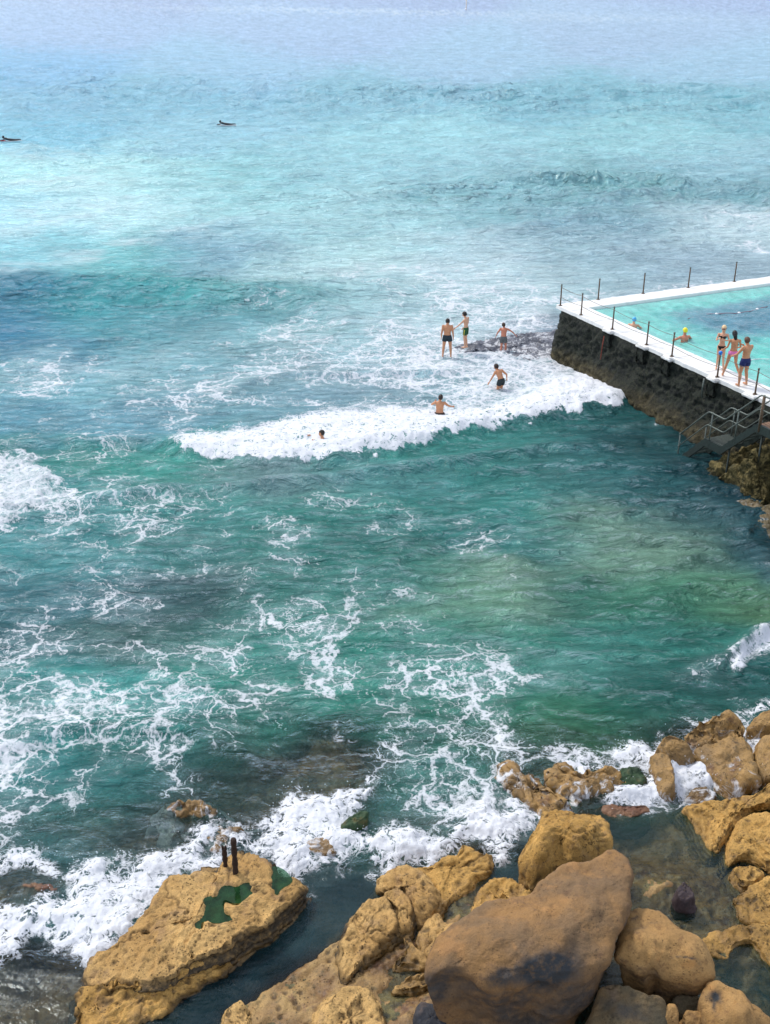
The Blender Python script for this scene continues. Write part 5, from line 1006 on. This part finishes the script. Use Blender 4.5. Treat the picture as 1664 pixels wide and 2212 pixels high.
def person(label, loc, yaw, height=1.75, skin='tan', hair=srgb(30, 22, 18), clothes='shorts', ccol=srgb(30, 40, 46), pose=None, female=False, longhair=False, hat=None, extra=None, group=None, build=1.0, legs=True, wet=None, glasses=False):
    J = dict(STAND); J.update(pose or {}); k = height / 1.75; f = build
    root = empty('person', loc, yaw); tag(root, label, 'person', group)
    v = lambda p: Vector(p)
    bm = bmesh.new()
    fd = v(J['face']).normalized(); upv = (v(J['head']) - v(J['neck'])).normalized() if (v(J['head']) - v(J['neck'])).length > 0 else Vector((0, 0, 1))
    rt = fd.cross(upv).normalized(); upv = rt.cross(fd).normalized(); rot = Matrix((rt, fd, upv)).transposed()
    hc = v(J['head'])
    ball(bm, hc + upv * .02, (.081, .102, .110), 16, rot); ball(bm, hc + fd * .02 - upv * .05, (.058, .068, .07), 14, rot)
    ball(bm, hc + fd * .102 - upv * .02, (.013, .018, .024), 8, rot)
    for s in (-1, 1): ball(bm, hc + rt * s * .079 - upv * .01 - fd * .01, (.012, .02, .03), 8, rot)
    cap(bm, v(J['neck']) - upv * .02, hc - upv * .07 - fd * .01, .058 * f, .052 * f)
    for s in (0, 1): cap(bm, v(J['neck']) - upv * .045, v(J['sh'][s]) * .8 + v(J['neck']) * .2 - upv * .03, .05 * f, .045 * f)
    # torso
    shc = (v(J['sh'][0]) + v(J['sh'][1])) / 2; side = (v(J['sh'][1]) - v(J['sh'][0])).normalized()
    hipc = (v(J['hip'][0]) + v(J['hip'][1])) / 2; hs = (v(J['hip'][1]) - v(J['hip'][0])).normalized()
    def lev(c, sd_, r3, nxt):
        u = (nxt - c).normalized(); fw = u.cross(sd_).normalized(); sd2 = fw.cross(u).normalized(); ball(bm, c, r3, 16, Matrix((sd2, fw, u)).transposed())
    sw = .86 if female else 1.0
    ch = v(J['chest']); wa_ = v(J['waist']); pe = v(J['pelvis'])
    lev(shc - (shc - ch) * .15, side, (.165 * sw * f, .088 * f, .085), shc + upv); lev(shc * .55 + ch * .45, side, (.168 * sw * f, .105 * f, .10), shc); lev(ch, side, (.155 * sw * f, .108 * f, .11), shc)
    lev(ch * .5 + wa_ * .5, (side + hs).normalized(), ((.128 if female else .145) * f, .096 * f, .11), ch); lev(wa_, (side + hs).normalized(), ((.118 if female else .138) * f, .092 * f, .11), ch); lev(wa_ * .5 + pe * .5, hs, (.142 * f, .1 * f, .10), wa_)
    lev(pe, hs, ((.165 if female else .155) * f, .108 * f, .10), wa_)
    if female:
        fwd = upv.cross(side) * -1 if False else Vector(side).cross((shc - ch).normalized()) * -1
        if fwd.dot(fd) < -.2: fwd = -fwd
        for s in (-1, 1): ball(bm, ch + side * s * .07 + (fwd if fwd.length else fd) * .075 + (shc - ch) * .15, .058, 12)
    for i in (0, 1):
        sh, el, wr = v(J['sh'][i]), v(J['el'][i]), v(J['wr'][i]); cap(bm, sh, sh * .75 + el * .25, .056 * f * sw, .050 * f * sw); cap(bm, sh * .75 + el * .25, el, .050 * f * sw, .036 * f); cap(bm, el, el * .6 + wr * .4, .037 * f, .034 * f); cap(bm, el * .6 + wr * .4, wr, .034 * f, .023)
        d = (wr - el).normalized(); a = d.cross(side).normalized() if abs(d.dot(side)) < .95 else Vector((0, 1, 0)); b_ = d.cross(a).normalized()
        ball(bm, wr + d * .05, (.022, .040, .05), 10, Matrix((b_, a, d)).transposed())
        for q_ in range(4):   # fingers
            o0 = wr + d * .085 + a * (q_ - 1.5) * .019; ln = (.062, .074, .069, .052)[q_]
            cap(bm, o0, o0 + d * ln * .55 + b_ * .006, .0095, .009, 6); cap(bm, o0 + d * ln * .55 + b_ * .006, o0 + d * ln + b_ * .022, .009, .0078, 6)
        o0 = wr + d * .03 - a * .034; cap(bm, o0, o0 + d * .032 - a * .024 + b_ * .01, .0115, .0105, 6); cap(bm, o0 + d * .032 - a * .024 + b_ * .01, o0 + d * .06 - a * .030 + b_ * .018, .0105, .009, 6)
        if legs:
            hp, kn, an = v(J['hip'][i]), v(J['kn'][i]), v(J['an'][i]); th_r = .084 if not female else .086
            cap(bm, hp, hp * .55 + kn * .45, th_r * f, .074 * f); cap(bm, hp * .55 + kn * .45, kn, .074 * f, .053 * f); cap(bm, kn, kn * .68 + an * .32 - Vector((0, .012, 0)), .052 * f, .054 * f); cap(bm, kn * .68 + an * .32 - Vector((0, .012, 0)), an, .053 * f, .034)
            tf = v(J.get('toe', ((0, .17, -.05), (0, .17, -.05)))[i]); cap(bm, an - Vector((0, .02, .03)) * (1 if tf.y > 0 or abs(tf.x) > 0 else 0), an + tf * .65, .038, .034); cap(bm, an + tf * .65, an + tf, .032, .022)
        else:
            hp = v(J['hip'][i]); cap(bm, hp, hp - Vector((0, 0, .35)), .085, .07)
    bmesh.ops.scale(bm, vec=(k, k, k), verts=bm.verts)
    bo = link('body', evaluated(bm, .0125), SK[skin], root)
    kk = lambda bm_: bmesh.ops.scale(bm_, vec=(k, k, k), verts=bm_.verts)
    # eyes + mouth
    for s in (-1, 1):
        bm = bmesh.new(); ball(bm, hc + rt * s * .031 + fd * .094 + upv * .012, (.012, .008, .007), 8, rot); kk(bm); link('eye', bm_mesh('eye', bm), MEY, root)
    bm = bmesh.new(); ball(bm, hc + fd * .088 - upv * .062, (.022, .008, .007), 8, rot); kk(bm); link('mouth', bm_mesh('mouth', bm), MMO, root)
    # hair / cap
    if hat is None:
        bm = bmesh.new(); ball(bm, hc + upv * .032 - fd * .012, (.096, .116, .120), 20, rot)
        kill = [vv for vv in bm.verts if (vv.co - hc).dot(fd) > .035 and (vv.co - hc).dot(upv) < .055 or ((vv.co - hc).dot(upv) < -.055)]
        bmesh.ops.delete(bm, geom=kill, context='VERTS')
        for vv in bm.verts: vv.co += (vv.co - hc).normalized() * random.uniform(-.004, .006)
        if longhair:
            bk = hc - fd * .075; cap(bm, bk + upv * .02, bk - upv * .14 - fd * .015, .075, .062); cap(bm, bk - upv * .14 - fd * .015, bk - upv * .27 - fd * .01, .058, .03)
        kk(bm); link('hair', bm_mesh('hair', bm), cloth('hair_colour', hair, .6), root)
    else:
        bm = bmesh.new(); ball(bm, hc + upv * .032 - fd * .006, (.097, .118, .122), 20, rot)
        kill = [vv for vv in bm.verts if ((vv.co - hc).dot(upv) < .03 and (vv.co - hc).dot(fd) > 0) or ((vv.co - hc).dot(upv) < -.035)]
        bmesh.ops.delete(bm, geom=kill, context='VERTS'); kk(bm); hh = link('swim_cap', bm_mesh('swim_cap', bm), cloth('cap_rubber', hat, .35), root)
    if glasses:
        bm = bmesh.new()
        for s in (-1, 1): ball(bm, hc + rt * s * .033 + fd * .098 + upv * .012, (.028, .014, .022), 10, rot)
        cap(bm, hc - rt * .033 + fd * .103 + upv * .018, hc + rt * .033 + fd * .103 + upv * .018, .006, .006, 6); kk(bm); link('sunglasses', bm_mesh('sunglasses', bm), MEY, root)
    # clothing
    if clothes in ('shorts', 'longshorts', 'brief', 'bikini'):
        bm = bmesh.new(); lev2 = []
        u = (wa_ - pe).normalized(); fw = u.cross(hs).normalized()
        rx = .172 if clothes != 'bikini' else .172; top = .075 if clothes in ('shorts', 'longshorts') else (.05 if not extra else .02)
        m_ = Matrix((hs, fw, u)).transposed()
        def ringp(c, a, b2, n=20): return [bm.verts.new(c + hs * math.cos(2 * math.pi * i / n) * a + fw * math.sin(2 * math.pi * i / n) * b2) for i in range(n)]
        lv = [(pe + u * top, .158 * f, .113 * f), (pe + u * (top * .4), .166 * f, .120 * f), (pe - u * .03, .172 * f, .126 * f), (pe - u * (.085 if 'short' in clothes else .06), .165 * f, .120 * f)]
        if clothes in ('brief', 'bikini'): lv = [(c, a * (1.12 if not extra else 1.06), b2 * (1.16 if not extra else 1.08)) for c, a, b2 in lv] + [(pe - u * .11, .12, .12), (pe - u * .15, .05, .09)]
        rr_ = [ringp(*q_) for q_ in lv]
        for a_, b__ in zip(rr_, rr_[1:]):
            for i in range(20): bm.faces.new((a_[i], a_[(i + 1) % 20], b__[(i + 1) % 20], b__[i]))
        bm.faces.new(rr_[0][::-1]); bm.faces.new(rr_[-1])
        if 'short' in clothes:
            fr_ = .40 if clothes == 'shorts' else .58
            for i in (0, 1):
                hp, kn = v(J['hip'][i]), v(J['kn'][i]); e_ = hp * (1 - fr_) + kn * fr_
                tube(bm, [hp + (hp - kn).normalized() * .03, hp * .6 + e_ * .4, e_], [.098 * f, .102 * f, .100 * f], 16)
        kk(bm); me_ = evaluated(bm, .014, 3); nm = 'shorts' if 'short' in clothes else 'swim_briefs'
        if clothes == 'bikini': nm = 'bikini_bottom'
        ob = link(nm, me_, cloth('cloth', ccol), root)
        if extra == 'stripe':
            for i, s in ((0, -1), (1, 1)):
                bm = bmesh.new(); hp, kn = v(J['hip'][i]), v(J['kn'][i]); e_ = hp * .45 + kn * .55; cap(bm, hp + hs * s * .088, e_ + hs * s * .090, .02, .02, 8)
                kk(bm); link('side_stripe', bm_mesh('side_stripe', bm), cloth('stripe', srgb(206, 190, 70)), root)
        if clothes == 'bikini' and extra == 'top':
            bm = bmesh.new()
            for s in (-1, 1): ball(bm, ch + side * s * .07 + fd * .09 + (shc - ch) * .15, (.062, .055, .055), 12)
            pts = [ch + (shc - ch) * .1 + side * math.cos(a) * .148 + Vector((0, 1, 0)) * math.sin(a) * .112 for a in np.linspace(0, 2 * math.pi, 25)]
            tube(bm, pts, .012, 6); kk(bm); link('bikini_top', bm_mesh('bikini_top', bm), cloth('cloth', ccol), root)
    return root
MEY = simple('dark_eye', (.012, .012, .014), .3); MMO = simple('lip', srgb(150, 80, 70), .5)
D2R = math.radians
def toward(px0, px1): pass
# men on the reef
b = P(*z2(355, 768), .05)
person('man in dark shorts seen from behind, arms hanging, leftmost bather on the reef', V(b), D2R(-4), 1.82, 'tan', pose=dict(kn=((-.15, .03, .49), (.15, .03, .49)), an=((-.18, -.02, .09), (.18, -.02, .09)), hip=((-.10, 0, .91), (.10, 0, .91)), head=(0, .05, 1.60), face=(0, .9, -.35)), ccol=srgb(34, 48, 56), build=1.14)
b = P(*z2(592, 655), .26)
person('young man in green and yellow shorts on the reef reaching one arm out', V(b), D2R(62), 1.74, 'fair', clothes='longshorts', ccol=srgb(34, 84, 50), extra='stripe', build=.96,
       pose=dict(head=(0, .10, 1.60), neck=(0, .05, 1.47), chest=(0, .03, 1.29), el=((-.24, .20, 1.20), (.24, .02, 1.14)), wr=((-.26, .42, 1.00), (.20, .20, .92)), kn=((-.06, .05, .49), (.07, .03, .49)), an=((-.06, .0, .085), (.07, -.04, .085)), face=(0, .9, -.3)))
b = P(*z2(1068, 700), .0)
person('boy in grey shorts wading over the reef with both arms held out', V(b) - Vector((0, 0, .15)), D2R(-14), 1.55, 'red', hair=srgb(70, 52, 36), clothes='longshorts', ccol=srgb(96, 100, 100), build=1.05,
       pose=dict(head=(-.04, .14, 1.58), neck=(-.02, .10, 1.46), chest=(-.01, .08, 1.29), sh=((-.18, .08, 1.40), (.18, .08, 1.40)), el=((-.33, .06, 1.18), (.40, .12, 1.28)), wr=((-.42, .16, .96), (.60, .14, 1.10)), kn=((-.10, .08, .50), (.12, .10, .52)), an=((-.10, -.04, .1), (.14, -.04, .1))))
b = P(*z2(1040, 1195), .0)
person('person in dark shorts knee-deep in the foam bending forward to the left', V(b) - Vector((0, 0, .46)), D2R(38), 1.70, 'tan', hair=srgb(40, 28, 22), ccol=srgb(38, 48, 50), build=1.08,
       pose=dict(head=(-.02, .34, 1.48), neck=(0, .24, 1.38), chest=(0, .16, 1.24), waist=(0, .06, 1.08), sh=((-.18, .19, 1.33), (.18, .19, 1.33)), el=((-.26, .30, 1.06), (.36, .05, 1.14)), wr=((-.30, .42, .82), (.26, -.08, 1.02)), kn=((-.10, .10, .50), (.10, .10, .50)), face=(-.2, .95, -.1)))
b = P(*z2(262, 1575), .0)
person('bather waist-deep behind the breaking wave with both arms raised in front', V(b) - Vector((0, 0, .62)), D2R(-6), 1.70, 'tan', hair=srgb(46, 32, 24), clothes='brief', ccol=srgb(60, 50, 46), build=1.12,
       pose=dict(el=((-.33, .10, 1.30), (.36, .12, 1.25)), wr=((-.22, .28, 1.36), (.50, .26, 1.18)), head=(.02, .04, 1.62)))
b = P(697, 956, .35)
person('swimmer half buried in the white breaking wave', V(b) - Vector((0, 0, 1.22)), D2R(100), 1.70, 'tan', hair=srgb(40, 34, 28), clothes='none', pose=dict(el=((-.3, .1, 1.30), (.3, .2, 1.36)), wr=((-.24, .3, 1.42), (.26, .42, 1.46))))
# on the walkway
b = P(*z3(825, 1035), 2.5)
person('blonde woman in a black bikini and sunglasses standing on the pool walkway', V(b), D2R(158), 1.70, 'fair', hair=srgb(226, 196, 150), clothes='bikini', ccol=srgb(26, 22, 24), extra='top', female=True, longhair=True, glasses=True, build=.88,
       pose=dict(el=((-.26, .04, 1.20), (.22, .08, 1.18)), wr=((-.05, .22, 1.24), (.12, .30, 1.30)), sh=((-.165, 0, 1.41), (.165, 0, 1.41)), kn=((-.12, .03, .49), (.08, .02, .49)), an=((-.17, 0, .085), (.09, -.02, .085))))
b = P(*z3(1010, 1155), 2.5)
person('dark-haired woman in pink bikini bottoms seen from behind on the pool walkway', V(b), D2R(-8), 1.74, 'tan', hair=srgb(22, 20, 22), clothes='bikini', ccol=srgb(236, 130, 190), female=True, longhair=True, build=.98,
       pose=dict(head=(-.03, .06, 1.62), sh=((-.175, 0, 1.41), (.175, 0, 1.41)), el=((-.23, .02, 1.14), (.24, .08, 1.14)), wr=((-.36, .14, 1.00), (.20, .26, 1.06)), kn=((-.17, .05, .49), (.16, .10, .50)), an=((-.26, .05, .085), (.34, -.05, .085)), hip=((-.10, 0, .91), (.10, 0, .91))))
b = P(*z3(1205, 1300), 2.5)
person('man in navy shorts seen from behind on the pool walkway', V(b), D2R(24), 1.80, 'tan', hair=srgb(96, 68, 52), ccol=srgb(24, 36, 92), build=1.12,
       pose=dict(head=(-.02, .06, 1.63), el=((-.34, .10, 1.16), (.30, .14, 1.24)), wr=((-.30, .32, 1.05), (.16, .34, 1.34)), kn=((-.14, .03, .49), (.13, .03, .49)), an=((-.17, -.02, .085), (.17, -.02, .085))))
bm = bmesh.new(); ph = P(*z3(1118, 648), 3.62); boxv(bm, V(ph) - WV * .08, WV * .16, EV * .03, UP * .09, .008)
o = link('phone', bm_mesh('phone', bm), simple('black_glass', (.02, .02, .025), .2)); tag(o, 'small black phone held up between the woman in pink and the man in navy', 'phone')
# swimmers in the pool
b = P(*z1(1085, 648), 2.36)
person('swimmer in a yellow cap with sunburnt shoulders in the pool', V(b) - Vector((0, 0, 1.24)), D2R(20), 1.75, 'red', hat=srgb(238, 222, 40), clothes='none', build=1.15, legs=False, pose=dict(sh=((-.21, .02, 1.38), (.21, .02, 1.38)), el=((-.42, .16, 1.24), (.42, .16, 1.24)), wr=((-.5, .35, 1.12), (.5, .35, 1.12)), neck=(0, .02, 1.48)))
b = P(*z1(740, 565), 2.36)
person('swimmer in a light blue cap close to the walkway edge in the pool', V(b) - Vector((0, 0, 1.24)), D2R(-20), 1.70, 'fair', hat=srgb(64, 170, 220), clothes='none', legs=False, glasses=True, pose=dict(el=((-.36, .18, 1.22), (.38, .18, 1.22)), wr=((-.42, .35, 1.1), (.46, .35, 1.1)), face=(-.3, .9, 0)))
# surfers
LIE = dict(head=(0, .78, .36), neck=(0, .66, .26), chest=(0, .50, .19), waist=(0, .30, .14), pelvis=(0, .12, .12), sh=((-.18, .60, .24), (.18, .60, .24)), el=((-.26, .76, .10), (.26, .76, .10)), wr=((-.24, 1.0, .06), (.24, 1.0, .06)),
           hip=((-.09, .06, .11), (.09, .06, .11)), kn=((-.10, -.38, .09), (.10, -.38, .09)), an=((-.10, -.78, .10), (.10, -.78, .12)), face=(0, .95, .3), toe=((0, -.15, -.02), (0, -.15, -.02)))
SK['wetsuit'] = simple('black_wetsuit_rubber', srgb(30, 36, 42), .5)
def surfboard(loc, yaw, lab, ln=1.95, tip=None):
    r_ = empty('surfboard', loc, yaw); tag(r_, lab, 'surfboard', 'surfboards under the surfers')
    bm = bmesh.new(); ball(bm, (0, 0, 0), (.27, ln / 2, .045), 24)
    for v_ in bm.verts: v_.co.z += .10 * (v_.co.y / (ln / 2)) ** 4 * (1 if v_.co.y > 0 else .3)
    link('board', bm_mesh('board', bm), M['white_plastic'], r_)
    if tip:
        bm = bmesh.new(); ball(bm, (0, ln * .40, .04), (.20, ln * .14, .075), 16); t_ = link('nose_patch', bm_mesh('nose_patch', bm), simple('red_plastic', tip, .4), r_)
    bm = bmesh.new(); boxv(bm, (-.006, -ln * .42, -.14), (.012, 0, 0), (0, .10, 0), (0, 0, .11)); link('fin', bm_mesh('fin', bm), MEY, r_)
for px, py, yw, lab, lb2, tp_ in ((492, 279, 92, 'surfer in a black wetsuit lying on a board and paddling left, alone in open water', 'white surfboard under the surfer in open water', None), (26, 309, 98, 'surfer in a black wetsuit on a board cut by the left edge of the picture', 'white and red surfboard at the left edge of the picture', srgb(235, 70, 90))):
    b = P(px, py, 0.0); zs = .42 if px > 100 else .2
    surfboard(V(b) + Vector((0, 0, zs)), D2R(yw), lb2, 2.2, tp_)
    person(lab, V(b) + Vector((0, 0, zs + .03)), D2R(yw), 1.80, 'wetsuit', hair=srgb(26, 24, 24), clothes='none', pose=LIE, build=1.15)
# marker buoy far out
b = P(1007, 22, 0.0); r_ = empty('buoy', V(b)); tag(r_, 'tiny pale marker buoy with a thin mast far out near the top of the picture', 'buoy')
bm = bmesh.new(); ball(bm, (0, 0, .3), (.6, .6, .6), 14); link('float', bm_mesh('float', bm), M['white_plastic'], r_)
bm = bmesh.new(); tube(bm, [(0, 0, .8), (0, 0, 4.2)], [.16, .10], 8); ball(bm, (0, 0, 4.2), .28, 8); link('mast', bm_mesh('mast', bm), simple('yellow_paint', srgb(226, 196, 150), .5), r_)
